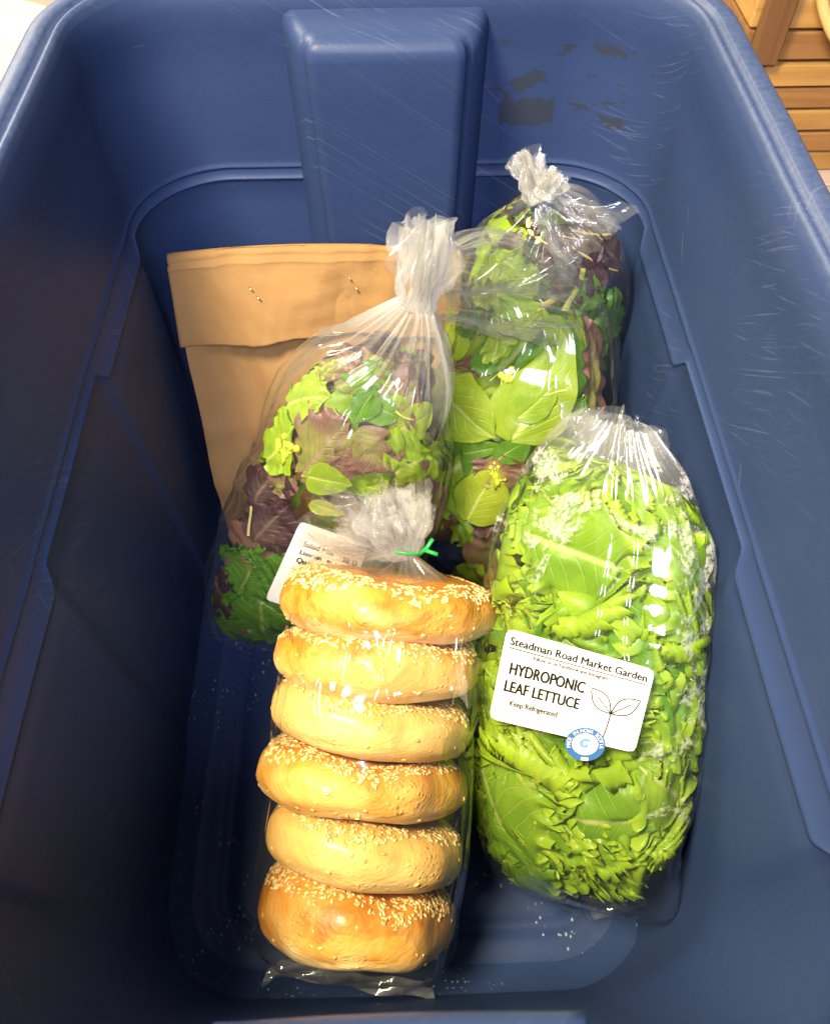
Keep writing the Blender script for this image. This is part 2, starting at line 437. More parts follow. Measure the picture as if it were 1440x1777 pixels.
def build_tote():
    root = thing('storage_tote', 'deep dark blue plastic storage tote holding the bagged greens, bagels and paper bag', 'storage tote', (XC, .25, -.008))
    rings = []
    def ring(z, inset=0.0, step=0.0, out=0.0, zz=None, stretch=0.0, bead=0.0):
        hw, y0, y1, r = wall_dims(z)
        p = rrect(hw + out, y0 - out, y1 + out, r + out, inset)
        if step != 0:
            hw2, ya, yb, r2 = hw - inset, y0 + inset, y1 - inset, max(.004, r - inset)
            d = jog(p[:, 1])
            q = rrect(hw + out, y0 - out, y1 + out, r + out, inset + .001)
            nrm = (q - p) / .001
            p = p + nrm * (d * step + bead)[:, None]
        zcol = np.full((len(p), 1), z if zz is None else zz)
        if stretch:
            zcol[:, 0] = ZL + stretch * (1 + 1.5 * (jog(p[:, 1]) - .0016) / .0026)
        rings.append(np.hstack([p, zcol]))
    R = .018
    fl = [(.158, 0), (.12, 0), (.085, 0), (.060, 0), (.044, 0), (.0405, -.0003), (.037, -.0018), (.0345, -.0030), (.032, -.0031), (.029, -.0019), (.0265, -.0004), (.024, 0), (.020, 0)]
    for ins, dz in fl:
        ring(0.0, ins, .55, 0, dz)
    for k in range(0, 9):
        a = math.pi / 2 * k / 8
        ring(R * (1 - math.cos(a)), R * (1 - math.sin(a)), .55)
    for k in range(1, 22):
        z = R + (ZL - .027 - R) * k / 21
        ring(z, 0, .55 + .45 * k / 21)
    for dz, st in ((-.0092, 1.0), (-.0084, 1.001), (-.0078, 1.002), (-.0072, 1.003), (-.0066, .99), (-.0060, .90), (-.0040, .55), (-.0018, .20), (-.0010, .12), (-.0004, .06), (.0004, .03), (.0012, .01), (.004, 0.0)):
        bd = {-.0084: .0003, -.0078: .0010, -.0072: .0012, -.0066: .0006, -.0010: .0002, -.0004: .0009, .0004: .0011, .0012: .0003}.get(dz, 0.0)
        ring(ZL + dz, 0, st, 0, None, dz if dz < 0 else 0.0, bd)
    for k in range(1, 10):
        z = ZL + .004 + (.362 - ZL - .004) * k / 9
        ring(z, 0, 0, -.0022 * smf(.335, .362, z))
    ring(.368, 0, 0, -.0020)
    ring(.3735, 0, 0, -.0008)
    nw = len(rings)
    for o, z in ((.0000, .3770), (.0012, .3792), (.0026, .3796), (.0038, .3786), (.0046, .3766), (.0068, .3764), (.0078, .3790), (.0092, .3802), (.0125, .3804),
                 (.0160, .3802), (.0178, .3792), (.0186, .3770), (.0188, .372), (.0188, .348), (.0170, .346), (.0155, .348), (.0150, .356)):
        ring(ZR, 0, 0, o, z)
    nr = len(rings)
    for z, o in ((.356, .0042), (.30, .004), (.20, .004), (.10, .004), (.03, .004), (.012, -.004), (.001, -.014), (-.0075, -.024)):
        ring(z if z > 0 else 0.0, 0, 0, o, z)
    ring(0.0, .15, 0, 0, -.0075)
    N = len(rings[0])
    V = np.vstack(rings) + np.array([XC, 0, 0])
    V[:, :2] += (fbm(V * 9.0, 2) * .0009)[:, None]
    def part(name, i0, i1, cap=False, flip=False):
        vv = V[i0 * N:i1 * N]
        f = grid_faces(i1 - i0, N, True)
        if cap:
            f.append(tuple(range(N))[::-1])
        return mesh_obj(name, vv, f, M_TOTE, root)
    part('inner_wall', 0, nw, True)
    part('rim', nw - 1, nr)
    part('outer_wall', nr - 1, len(rings), False)
    # moulded handle pockets that stand into the tote at both ends
    for end in (1, -1):
        prof = []
        for z, bev in ((.3628, .0085), (.3626, .006), (.3610, .0028), (.3575, .0008), (.352, 0), (.33, 0), (.28, 0), (.2, 0), (.18 if end < 0 else .1, 0), (.15 if end < 0 else .012, 0)):
            g = z / ZR
            _, y0, y1, _ = wall_dims(z)
            wy = y1 if end > 0 else y0
            pro = .018 + .030 * g
            if end < 0:
                pro = .0108 - wy if z > .19 else (.003 if z > .16 else -.006)
            hb, hf = .052 + .013 * g, .036 + .011 * g
            kk = min(1.0, pro / .02)
            sec = [(-hb, -.004), (-hb * .99, .002 * kk), (-hb * .965, .006 * kk)]
            for k in range(0, 7):
                a = k / 6
                sec.append((-hf - .006 * (1 - math.sin(a * math.pi / 2)) , pro - .010 * abs(kk) * math.cos(a * math.pi / 2) ))
            sec += [(-hf + .006, pro), (-hf * .4, pro + .0006), (0, pro + .0008)]
            sec = sec + [(-a, b) for a, b in sec[::-1][1:]]
            row = []
            for a, b in sec:
                b2 = b - bev if b > bev else b
                row.append((XC + a * (1 - bev / .06), wy - end * b2, z))
            prof.append(row)
        n = len(prof[0])
        vv = np.array(prof).reshape(-1, 3)
        f = grid_faces(len(prof), n)
        m0 = len(vv)
        cap = [(x, y, z + .00002) for x, y, z in prof[0]]
        half = n // 2
        rows = [[cap[i] for i in range(half + 1)], [cap[n - 1 - i] for i in range(half + 1)]]
        vv = np.vstack([vv, np.array(rows[0]), np.array(rows[1])])
        for i in range(half):
            f.append((m0 + i, m0 + i + 1, m0 + half + 1 + i + 1, m0 + half + 1 + i))
        mesh_obj('handle_pocket', vv, f, M_TOTE, root)
    return root
tote = build_tote()

# ------------------------------------------------------------------ room behind: floor, crates, tray
M_FLOOR = mat_wood('pale_floor_wood', (.44, .34, .27), (.56, .45, .37), 0)
fl_root = bpy.data.objects.new('floor', None)
link(fl_root)
fl_root['kind'] = 'structure'
def box_vf(lo, hi, bev=0.0, jit=0.0, seed=0):
    rs = random.Random(seed)
    lo, hi = Vector(lo), Vector(hi)
    b = bev
    v, f = [], []
    # chamfered box: three shells
    def quad(pts):
        n = len(v)
        v.extend(pts)
        f.append((n, n + 1, n + 2, n + 3))
    xs = (lo.x, lo.x + b, hi.x - b, hi.x); ys = (lo.y, lo.y + b, hi.y - b, hi.y); zs = (lo.z, lo.z + b, hi.z - b, hi.z)
    import itertools
    idx = {}
    def P(x, y, z):
        k = (round(x, 6), round(y, 6), round(z, 6))
        if k not in idx:
            idx[k] = len(v)
            v.append((x + rs.uniform(-jit, jit), y + rs.uniform(-jit, jit), z + rs.uniform(-jit, jit)))
        return idx[k]
    a0, a1 = xs[1], xs[2]; c0, c1 = ys[1], ys[2]; e0, e1 = zs[1], zs[2]
    X0, X1, Y0, Y1, Z0, Z1 = xs[0], xs[3], ys[0], ys[3], zs[0], zs[3]
    F = [((X0, c0, e0), (X0, c0, e1), (X0, c1, e1), (X0, c1, e0)), ((X1, c0, e0), (X1, c1, e0), (X1, c1, e1), (X1, c0, e1)),
         ((a0, Y0, e0), (a1, Y0, e0), (a1, Y0, e1), (a0, Y0, e1)), ((a0, Y1, e0), (a0, Y1, e1), (a1, Y1, e1), (a1, Y1, e0)),
         ((a0, c0, Z0), (a0, c1, Z0), (a1, c1, Z0), (a1, c0, Z0)), ((a0, c0, Z1), (a1, c0, Z1), (a1, c1, Z1), (a0, c1, Z1))]
    for sx, ax in ((X0, a0), (X1, a1)):
        for sy, cy in ((Y0, c0), (Y1, c1)):
            F.append(((sx, cy, e0), (sx, cy, e1), (ax, sy, e1), (ax, sy, e0)))
        for sz, ez in ((Z0, e0), (Z1, e1)):
            F.append(((sx, c0, ez), (sx, c1, ez), (ax, c1, sz), (ax, c0, sz)))
    for sy, cy in ((Y0, c0), (Y1, c1)):
        for sz, ez in ((Z0, e0), (Z1, e1)):
            F.append(((a0, sy, ez), (a1, sy, ez), (a1, cy, sz), (a0, cy, sz)))
    for sx, ax in ((X0, a0), (X1, a1)):
        for sy, cy in ((Y0, c0), (Y1, c1)):
            for sz, ez in ((Z0, e0), (Z1, e1)):
                F.append(((sx, cy, ez), (ax, sy, ez), (ax, cy, sz)))
    ctr = (lo + hi) / 2
    for q in F:
        p = [Vector(k) for k in q]
        nrm = (p[1] - p[0]).cross(p[2] - p[0])
        mid = sum(p, Vector()) / len(p) - ctr
        if nrm.dot(mid) < 0:
            q = q[::-1]
        f.append(tuple(P(*k) for k in q))
    return v, f
def box(name, lo, hi, mat, parent, bev=.002, jit=0.0, seed=0):
    v, f = box_vf(lo, hi, bev, jit, seed)
    return mesh_obj(name, v, f, mat, parent, smooth=False)
for k in range(14):
    y = -.9 + .3 * k
    box('plank', (-2.2, y, -.030), (2.2, y + .296, -.0102), M_FLOOR, fl_root, .0015, 0, k)
box('subfloor', (-2.2, -.9, -.045), (2.2, 3.3, -.0302), mat_plain('dark_joint', (.10, .08, .065), .8), fl_root)

M_SLAT = mat_wood('orange_pine', (.42, .22, .060), (.58, .33, .10), 0)
M_SLAT2 = mat_wood('brown_pine', (.24, .115, .035), (.36, .18, .06), 0)
M_POST = mat_wood('dark_post_wood', (.16, .075, .028), (.25, .12, .045), 2)
M_ROPE = mat_plain('sisal_rope', (.62, .43, .17), .8, .2)
def tube(pts, r, n=8, closed=False):
    pts = [Vector(p) for p in pts]
    v, f = [], []
    up = Vector((.31, .52, .79))
    for i, p in enumerate(pts):
        a = pts[max(0, i - 1)]
        b = pts[min(len(pts) - 1, i + 1)]
        d = (b - a).normalized()
        s = d.cross(up).normalized()
        w = s.cross(d)
        rr = r[i] if hasattr(r, '__len__') else r
        for k in range(n):
            an = 2 * math.pi * k / n
            v.append(p + (s * math.cos(an) + w * math.sin(an)) * rr)
    f = grid_faces(len(pts), n, True)
    f.append(tuple(range(n))[::-1])
    f.append(tuple(range((len(pts) - 1) * n, len(pts) * n)))
    return [tuple(q) for q in v], f
def crate(label, x0, y0, z0, w, d, h, ns, rope, seed):
    root = thing('wooden_crate', label, 'crate', (x0 + w / 2, y0 + d / 2, z0), 'wooden crates stacked behind the tote')
    rs = random.Random(seed)
    sh = h / ns
    for i in range(ns):
        a = z0 + i * sh + .0010
        b = a + sh - .0030
        m = M_SLAT if (i + seed) % 2 else M_SLAT2
        o = rs.uniform(0, .004)
        box('slat', (x0 + .002, y0 - o, a), (x0 + w - .002, y0 + .010, b), m, root, .0015, .0006, i + seed)
        box('slat', (x0 + .002, y0 + d - .010, a), (x0 + w - .002, y0 + d, b), m, root, .0015, .0006, i + 50)
        box('slat', (x0 - .010, y0, a), (x0 - .0005, y0 + d, b), m, root, .0015, .0006, i + 80)
        box('slat', (x0 + w + .0005, y0, a), (x0 + w + .010, y0 + d, b), m, root, .0015, .0006, i + 90)
    box('base_board', (x0 + .004, y0 + .012, z0 + .002), (x0 + w - .004, y0 + d - .012, z0 + .012), M_SLAT2, root)
    for px in (x0 - .004, x0 + w - .030):
        box('post', (px, y0 - .016, z0), (px + .032, y0 - .0045, z0 + h), M_POST, root, .002, .0005, 3)
    if rope:
        cx = x0 + rope
        pts = []
        for k in range(25):
            a = k / 24
            pts.append((cx + .080 * a + .003 * math.sin(6 * a), y0 - .008 - .020 * math.sin(math.pi * a), z0 + .082 - .052 * math.sin(math.pi * a) ** .7))
        v, f = tube(pts, .0062, 10)
        mesh_obj('rope_handle', v, f, M_ROPE, root)
    return root
crate('lower wooden slat crate on the floor under another crate', .395, .93, -.010, .46, .32, .135, 5, 0, 1)
crate('upper slat crate with a looped rope handle', .405, .935, .1262, .44, .31, .20, 6, .048, 2)

# white rounded tray on the floor to the left
def tray():
    c = at_z(-130, 160, .0)
    root = thing('white_tray', 'cream white round tray lying beside the tote', 'tray', (c.x, c.y, -.0100))
    n, prof = 72, [(.0, .012), (.16, .012), (.205, .014), (.222, .026), (.230, .034), (.236, .035), (.238, .031), (.228, .018), (.212, .002), (.0, 0.0)]
    v = []
    for r, z in prof:
        for k in range(n):
            a = 2 * math.pi * k / n
            v.append((c.x + max(r, .001) * math.cos(a), c.y + max(r, .001) * math.sin(a), -.0100 + z))
    mesh_obj('dish', v, grid_faces(len(prof), n, True), mat_plain('cream_enamel', (.70, .62, .45), .4), root)
tray()

# ------------------------------------------------------------------ bag volumes
class Vol:
    def __init__(self, ctrl, front, n=2.4, sub=200):
        c = np.array([q[:3] for q in ctrl], float)
        ab = np.array([q[3:5] for q in ctrl], float)
        # Catmull-Rom through the control points
        seg = np.linalg.norm(np.diff(c, axis=0), axis=1)
        s = np.concatenate([[0], np.cumsum(seg)])
        self.L = s[-1]
        self.s = s / s[-1]
        tt = np.linspace(0, 1, sub)
        def cr(val):
            m = np.gradient(val, self.s, axis=0)
            i = np.clip(np.searchsorted(self.s, tt, side='right') - 1, 0, len(self.s) - 2)
            h = (self.s[i + 1] - self.s[i])
            x = ((tt - self.s[i]) / h)
            h00 = 2 * x**3 - 3 * x**2 + 1; h10 = x**3 - 2 * x**2 + x; h01 = -2 * x**3 + 3 * x**2; h11 = x**3 - x**2
            if val.ndim == 2:
                h00, h10, h01, h11, h = [k[:, None] for k in (h00, h10, h01, h11, h)]
            return h00 * val[i] + h10 * h * m[i] + h01 * val[i + 1] + h11 * h * m[i + 1]
        self.tt = tt
        self.P = cr(c)
        self.AB = np.maximum(cr(ab), .002)
        T = np.gradient(self.P, axis=0)
        T = T / np.linalg.norm(T, axis=1)[:, None]
        # smooth frame
        F = np.array(front, float)
        Fv = F[None, :] - (T @ F)[:, None] * T
        Fv /= np.linalg.norm(Fv, axis=1)[:, None]
        self.F = Fv
        self.S = np.cross(Fv, T)            # to the viewer's right
        self.S *= np.sign(self.S[:, 0].mean()) or 1
        self.n = n
    def at(self, t, arr):
        t = np.clip(t, 0, 1)
        return np.stack([np.interp(t, self.tt, arr[:, k]) for k in range(arr.shape[1])], -1)
    def surf(self, t, th, depth=0.0, rmul=1.0):
        P, ab, F, S = self.at(t, self.P), self.at(t, self.AB), self.at(t, self.F), self.at(t, self.S)
        c, s = np.cos(th), np.sin(th)
        e = 2.0 / self.n
        x = np.sign(c) * np.abs(c) ** e * ab[..., 0] * rmul
        y = np.sign(s) * np.abs(s) ** e * ab[..., 1] * rmul
        v = S * x[..., None] + F * y[..., None]
        l = np.linalg.norm(v, axis=-1) + 1e-9
        k = np.clip(1 - depth / l, .02, 3)
        return P + v * k[..., None]
    def build_bvh(self):
        nu, nv = 90, 96
        self.gt = np.linspace(0, 1, nu)
        self.gth = np.linspace(0, 2 * math.pi, nv, endpoint=False)
        T, H = np.meshgrid(self.gt, self.gth, indexing='ij')
        v = self.surf(T, H).reshape(-1, 3)
        self.faces = grid_faces(nu, nv, True)
        self.bvh = BVHTree.FromPolygons([Vector(p) for p in v], self.faces)
        self.verts = v
        self.nv = nv
    def hit(self, px, py):
        if not hasattr(self, 'bvh'):
            self.build_bvh()
        d = ray(px, py)
        loc, nrm, idx, dist = self.bvh.ray_cast(CAM, d)
        if loc is None:
            # nearest surface point to the ray
            best = None
            for q in np.linspace(.25, .75, 60):
                l2, n2, i2, d2 = self.bvh.find_nearest(CAM + d * q)
                if best is None or d2 < best[3]:
                    best = (l2, n2, i2, d2)
            loc, nrm, idx, dist = best
        f = self.faces[idx]
        w = np.array([1.0 / ((Vector(self.verts[k]) - loc).length + 1e-5) for k in f])
        w /= w.sum()
        ts = np.array([self.gt[k // self.nv] for k in f])
        hs = np.array([self.gth[k % self.nv] for k in f])
        if hs.max() - hs.min() > 3:
            hs = np.where(hs < 1, hs + 2 * math.pi, hs)
        if nrm.dot(d) > 0:
            nrm = -nrm
        return float((w * ts).sum()), float((w * hs).sum()), loc, nrm

def rtri(x):
    return .5 + .5 * np.arcsin(.95 * np.sin(2 * math.pi * x)) / math.asin(.95)
def crinkle(x, y, seed, ks, slope=.16):
    """sum of triangle folds at wavelengths 1/k, each patchy; metres, 0 and up"""
    rs = np.random.RandomState(seed)
    q = np.stack([x * 22, y * 22, np.full_like(x, seed * 1.7)], -1)
    wx, wy = vnoise(q) * .012, vnoise(q + 40) * .012
    r = 0
    for i, k in enumerate(ks):
        for rep_ in range(2):
            a = rs.rand() * math.pi
            amp = slope / k / 4 * (14.0 / k) ** .30
            mod = np.clip(vnoise(np.stack([x * k * .30 + i * 9 + rep_ * 4, y * k * .30, np.full_like(x, i * 3.1 + seed)], -1)) * 1.6 + .25, 0, 1)
            r = r + amp * mod * rtri((x + wx) * k * math.cos(a) + (y + wy) * k * math.sin(a) + rs.rand())
    return r
def film_mesh(vol, t0, t1, seed, slope=.25, pleat=.5, nu=210, nv=380, ks=(14, 26, 48, 85), folds=22, radial=.0012):
    T = np.linspace(t0, t1, nu)
    H = np.linspace(0, 2 * math.pi, nv, endpoint=False)
    TT, HH = np.meshgrid(T, H, indexing='ij')
    ab = vol.at(TT, vol.AB)
    amax = vol.AB[:, 0].max()
    r = ab.mean(-1)
    x, y = HH * .055, TT * vol.L
    c1 = crinkle(x, y, seed, ks, slope)
    c2 = crinkle(x - 2 * math.pi * .055, y, seed, ks, slope)
    w = sm(0, .9, HH)
    cr = c1 * w + c2 * (1 - w)
    gather = np.clip(1 - ab[..., 0] / (amax * .92), 0, 1)
    rs = np.random.RandomState(seed + 5)
    pl = 0
    for k, a in ((5, .4), (9, .55), (14, .6), (23, .5), (37, .3)):
        ph = rs.rand() + .12 * vnoise(np.stack([np.cos(HH) * 2, np.sin(HH) * 2, TT * 9 + k], -1))
        pl = pl + a * (tri(HH / (2 * math.pi) * k + ph) - .5)
    depth = cr * np.clip(r / .03, .15, 1)
    depth = depth + pleat * pl * gather * r
    # pull lines that run out from the gathered end
    pull = sm(.35, .9, TT)
    for k in (17, 29, 43):
        ph = rs.rand() + .25 * vnoise(np.stack([np.cos(HH) * 1.5, np.sin(HH) * 1.5, TT * 4 + k], -1))
        msk = np.clip(vnoise(np.stack([np.cos(HH) * 3 + k, np.sin(HH) * 3, TT * 3], -1)) * 2, 0, 1)
        depth = depth + radial * pull * msk * tri(HH / (2 * math.pi) * k + ph) * (17 / k) ** .5
    # standing fold ridges
    for i in range(folds):
        h0, slant = rs.uniform(.2, math.pi - .2) if i < folds * .75 else rs.uniform(0, 6.28), rs.uniform(-.9, .9)
        ta, tb = sorted((rs.uniform(0, 1), rs.uniform(.1, 1)))
        hc = h0 + slant * (TT - .5) + .10 * vnoise(np.stack([TT * 6, 0 * TT + i, 0 * TT], -1))
        d = np.abs((HH - hc + math.pi) % (2 * math.pi) - math.pi) * r
        win = sm(ta, ta + .08, TT) * sm(tb + .08, tb, TT)
        depth = depth - .0016 * win * np.clip(1 - d / .0022, 0, 1)
    V = vol.surf(TT, HH, depth)
    return V.reshape(-1, 3), grid_faces(nu, nv, True), TT.ravel(), HH.ravel(), gather.ravel(), (depth + 0 * r).ravel()

def tuft(base, tip, r0, r1, seed, nlay=3, haze=.30, flat=.75, nu=64, nv=240):
    """gathered crumpled plastic above a knot: ruffled open cones, one inside the other"""
    base, tip = Vector(base), Vector(tip)
    d = (tip - base)
    L = d.length
    d.normalize()
    s = d.cross(Vector((.2, -.9, .3))).normalized()
    w = s.cross(d)
    VV, FF, HZ = [], [], []
    off = 0
    rs = np.random.RandomState(seed)
    for ly in range(nlay):
        u = np.linspace(0, 1, nu)[:, None]
        th = np.linspace(0, 2 * math.pi, nv, endpoint=False)[None, :]
        U, TH = u + 0 * th, th + 0 * u
        cx, sx = np.cos(TH), np.sin(TH)
        k = 1 - .22 * ly
        bulge = np.sin(np.clip(U * 1.25, 0, 1.55) * math.pi / 2) ** .8
        rad = (r0 + (r1 - r0) * bulge) * k
        pl = 0
        for kk, a in ((3, .35), (5, .45), (8, .5), (13, .45), (21, .35), (34, .25)):
            ph = rs.rand() + .30 * vnoise(np.stack([cx * 1.8 + ly, sx * 1.8, U * 3.5 + kk], -1))
            pl = pl + a * (tri(TH / (2 * math.pi) * kk + ph) - .5)
        xx, yy = TH * .02, U * L
        w2 = sm(0, .9, TH)
        kz = (45, 80, 140, 230)
        cr = crinkle(xx, yy, seed + ly, kz, .8) * w2 + crinkle(xx - 2 * math.pi * .02, yy, seed + ly, kz, .8) * (1 - w2)
        rad = rad * (1 + .70 * pl * (.45 + .55 * U)) + (cr - .008) * 1.2 * sm(0, .35, U)
        top = 1 + .22 * vnoise(np.stack([cx * 2.2 + 3 * ly, sx * 2.2, np.full_like(cx, seed)], -1)) * U + .10 * vnoise(np.stack([cx * 6 + 3 * ly, sx * 6, np.full_like(cx, seed)], -1)) * U ** 2
        lean = .25 * L * U ** 2 * vnoise(np.stack([cx * 1.1, sx * 1.1, np.full_like(cx, seed * 3.3 + ly)], -1))
        P = np.array(base)[None, None, :] + (np.array(d)[None, None, :] * (U * L * top)[..., None]
             + np.array(s)[None, None, :] * (rad * cx + lean)[..., None] + np.array(w)[None, None, :] * (rad * sx * flat)[..., None])
        VV.append(P.reshape(-1, 3))
        FF += grid_faces(nu, nv, True, off)
        off += nu * nv
        HZ.append(np.clip(haze * (1 - .35 * U) * (.75 + .9 * np.clip(vnoise(np.stack([cx * 4 + ly, sx * 4, U * 4], -1)), -.5, 1)), .02, .9).ravel())
    return np.vstack(VV), FF, np.concatenate(HZ)

# ------------------------------------------------------------------ leaves
def leaf_shape(kind, rs, nu, nv):
    u = np.linspace(0, 1, nu)[:, None]
    v = np.linspace(-1, 1, nv)[None, :]
    U, Vv = u + 0 * v, v + 0 * u
    av = np.abs(Vv)
    sd = rs.rand() * 30
    side = np.where(Vv > 0, 3.7, 0.0)
    if kind == 'frilly':                                  # broad fan with a curled margin
        w = .09 + .46 * sm(-.1, .72, U) - .10 * sm(.75, 1.0, U)
        n0 = vnoise(np.stack([U * 4 + sd, side + 0 * U, 0 * U], -1))
        w = w * (1 + .16 * n0 * av)
        rim = np.maximum(av, .35 + .65 * sm(.45, 1, U))
        env = sm(.58, 1.0, rim) ** 1.2 * sm(.02, .25, U + .3 * (1 - av))
        f1, f2 = rs.uniform(5.0, 6.6), rs.uniform(9.5, 12)
        arc = U + .62 * Vv * sm(.6, 1, U) + side * .21
        ph = arc * f1 + .8 * vnoise(np.stack([arc * 3 + sd, side, 0 * U + 2], -1))
        ph2 = arc * f2 + .7 * vnoise(np.stack([arc * 6 + sd, side, 0 * U + 5], -1))
        A = .105
        h = A * env * (np.sin(2 * np.pi * ph) + .38 * env * np.sin(2 * np.pi * ph2))
        y = w * (Vv + .10 * env * np.sign(Vv) * np.cos(2 * np.pi * ph + .5) * av + .05 * env * np.sign(Vv) * np.cos(2 * np.pi * ph2) * av)
        x = U * (1 - .30 * av ** 2) + env * sm(.5, 1, U) * (.05 * np.cos(2 * np.pi * ph + .5) + .02 * np.cos(2 * np.pi * ph2)) + .012 * env * np.sin(2 * np.pi * ph2 + 1)
        y = y * (1 - .05 * (av > .93) * vnoise(np.stack([arc * 26 + sd, side, 0 * U + 9], -1)))
        h = h + .085 * fbm(np.stack([U * 2.6 + sd, Vv * 1.6, 0 * U], -1), 2) - .04 * np.exp(-(Vv / .12) ** 2) * (1 - U) + rs.uniform(-.02, .10) * av ** 2
    elif kind == 'oval':
        w = .36 * np.sin(np.pi * np.clip(U, 0, 1) ** .72) ** .62 + .018
        n0 = vnoise(np.stack([U * 4 + sd, side, 0 * U], -1))
        y = w * Vv * (1 + .08 * n0 * av)
        x = U - .03 * av ** 2
        h = .10 * (av ** 2) * w * rs.choice([-1, 1, 1.5]) + .018 * fbm(np.stack([U * 4 + sd, Vv * 2, 0 * U], -1), 2) - .022 * np.exp(-(Vv / .10) ** 2) + .02 * av ** 4 * np.sin(2 * np.pi * (U * 3.1 + sd))
    elif kind == 'red':
        w = .10 + .42 * np.sin(np.pi * np.clip(U, 0, 1) ** .8 * .95) ** .8
        w = w * sm(1.03, .84, U) ** .45
        n0 = vnoise(np.stack([U * 6 + sd, side, 0 * U], -1))
        y = w * Vv * (1 + .30 * n0 * av)
        ph = U * rs.uniform(3, 5) + side + .8 * n0
        x = U - .06 * av ** 2 + .03 * av ** 3 * n0
        h = .075 * av ** 2.5 * np.sin(2 * np.pi * ph) + .06 * fbm(np.stack([U * 5 + sd, Vv * 3, 0 * U], -1), 3)
        h = h + rs.uniform(-.05, .16) * av ** 2
    elif kind == 'serrate':
        w = .05 + .42 * sm(.12, .45, U) * sm(1.06, .55, U) ** .7
        teeth = tri(U * rs.uniform(8, 10) + side + .1 * Vv)
        y = w * Vv * (1 + av ** 2 * (.30 * (teeth - .5) + .15 * vnoise(np.stack([U * 5 + sd, side, 0 * U], -1))))
        x = U + .05 * av ** 2 * (tri(U * 9 + side) - .5) - .05 * av ** 2
        h = .05 * av ** 2 * np.sin(2 * np.pi * (U * 3.5 + side + sd)) + .05 * fbm(np.stack([U * 6 + sd, Vv * 4, 0 * U], -1), 3)
    elif kind == 'stem':
        w = .030 * (1 + .25 * np.sin(3 * U + sd)) + .02 * (1 - U) ** 2
        y = w * Vv + .10 * np.sin(U * 2.6 + sd)
        x = U + 0 * Vv
        h = w * np.sqrt(np.clip(1.02 - Vv ** 2, 0, 1)) * .9
    return x, y, h, U, Vv

RES = {'frilly': (96, 49), 'oval': (26, 17), 'red': (34, 21), 'serrate': (56, 17), 'stem': (16, 9)}
def put_leaf(vol, root, kind, mat, t0, th0, dirS, dirT, L, width, depth, rs, name='leaf', lift=1.0, tmax=1.0, mind=.0018):
    nu, nv = RES[kind]
    x, y, h, U, Vv = leaf_shape(kind, rs, nu, nv)
    x = x * L
    y = y * L * width
    h = h * L * lift
    ds = x * dirS + y * dirT
    dt = x * dirT - y * dirS
    t = np.clip(t0 + dt / vol.L, .035 + .012 * np.sin(9 * y / L), tmax)
    ab = vol.at(np.full(1, t0), vol.AB)[0]
    r0 = math.sqrt(ab[0] * ab[1]) * 1.12
    th = th0 - ds / r0
    sft = .0026
    mn = mind + max(0.0, depth - .004) * (.35 if kind == 'frilly' else .8)
    dep = mn + sft * np.log1p(np.exp(np.clip((depth - h - mn) / sft, -30, 30)))
    P = vol.surf(t, th, dep)
    uv = np.stack([U, Vv], -1).reshape(-1, 2)
    return mesh_obj(name, P.reshape(-1, 3), grid_faces(nu, nv), mat, root, uv=uv)
def leaf_px(vol, root, kind, mat, b, tip, width, depth, rs, lift=1.0, tmax=1.0, mind=.0018):
    """leaf from base pixel to tip pixel, laid on the inside of the bag that carries it"""
    t0, h0, p0, _ = vol.hit(*b)
    t1, h1, p1, _ = vol.hit(*tip)
    ab = vol.at(np.full(1, t0), vol.AB)[0]
    r0 = math.sqrt(ab[0] * ab[1]) * 1.12
    ds, dt = -(h1 - h0) * r0, (t1 - t0) * vol.L
    L0 = math.hypot(ds, dt)
    ds, dt = ds / L0, dt / L0
    L = min(L0, (p1 - p0).length * 1.25, .125)
    return put_leaf(vol, root, kind, mat, t0, h0, ds, dt, L, width, depth, rs, lift=lift, tmax=tmax, mind=mind)
def buds(vol, root, px, py, mat, rs, depth=.004, n=9, r=.0026):
    t, h, p, nrm = vol.hit(px, py)
    V, F = [], []
    off = 0
    c = p - nrm * depth
    side = nrm.cross(Vector((0, 0, 1))).normalized()
    up = side.cross(nrm)
    def ball(q, rr):
        nonlocal off
        nu, nv = 7, 8
        for i in range(nu):
            a = math.pi * i / (nu - 1)
            for j in range(nv):
                b = 2 * math.pi * j / nv
                V.append(tuple(q + Vector((math.sin(a) * math.cos(b), math.sin(a) * math.sin(b), math.cos(a) * 1.3)) * rr))
        F.extend(grid_faces(nu, nv, True, off))
        off += nu * nv
    for k in range(n):
        q = c + side * rs.uniform(-.0075, .0075) + up * rs.uniform(-.0065, .0075) - nrm * rs.uniform(0, .003)
        ball(q, r * rs.uniform(.6, 1.05))
        v, f = tube([c - up * .011, c + (q - c) * .3 - up * .003, q], .00055, 5)
        V.extend(v)
        F.extend([tuple(i + off for i in ff) for ff in f])
        off += len(v)
    o = mesh_obj('flower_bud', V, F, mat, root)
    return o

M_LET = mat_leaf('leaf_lettuce', (.055, .24, .008), (.38, .58, .030), (.64, .73, .24), .44, frill=True, veins=.5)
M_BUT = mat_leaf('butter_leaf', (.26, .43, .016), (.50, .60, .04), (.68, .74, .22), .36, veins=.6)
M_GRN = mat_leaf('green_leaf', (.06, .20, .012), (.16, .36, .02), (.40, .52, .12), .32)
M_RED = mat_leaf('red_leaf', (.17, .19, .03), (.32, .30, .07), (.34, .24, .14), .26, red=(.20, .095, .070))
M_PUR = mat_leaf('purple_leaf', (.05, .03, .03), (.12, .07, .06), (.22, .14, .10), .2, red=(.045, .016, .024))
M_MUS = mat_leaf('mustard_leaf', (.18, .36, .012), (.46, .60, .03), (.60, .68, .18), .36, veins=.6)
M_KAL = mat_leaf('kale_leaf', (.035, .11, .014), (.09, .22, .022), (.24, .34, .10), .24)
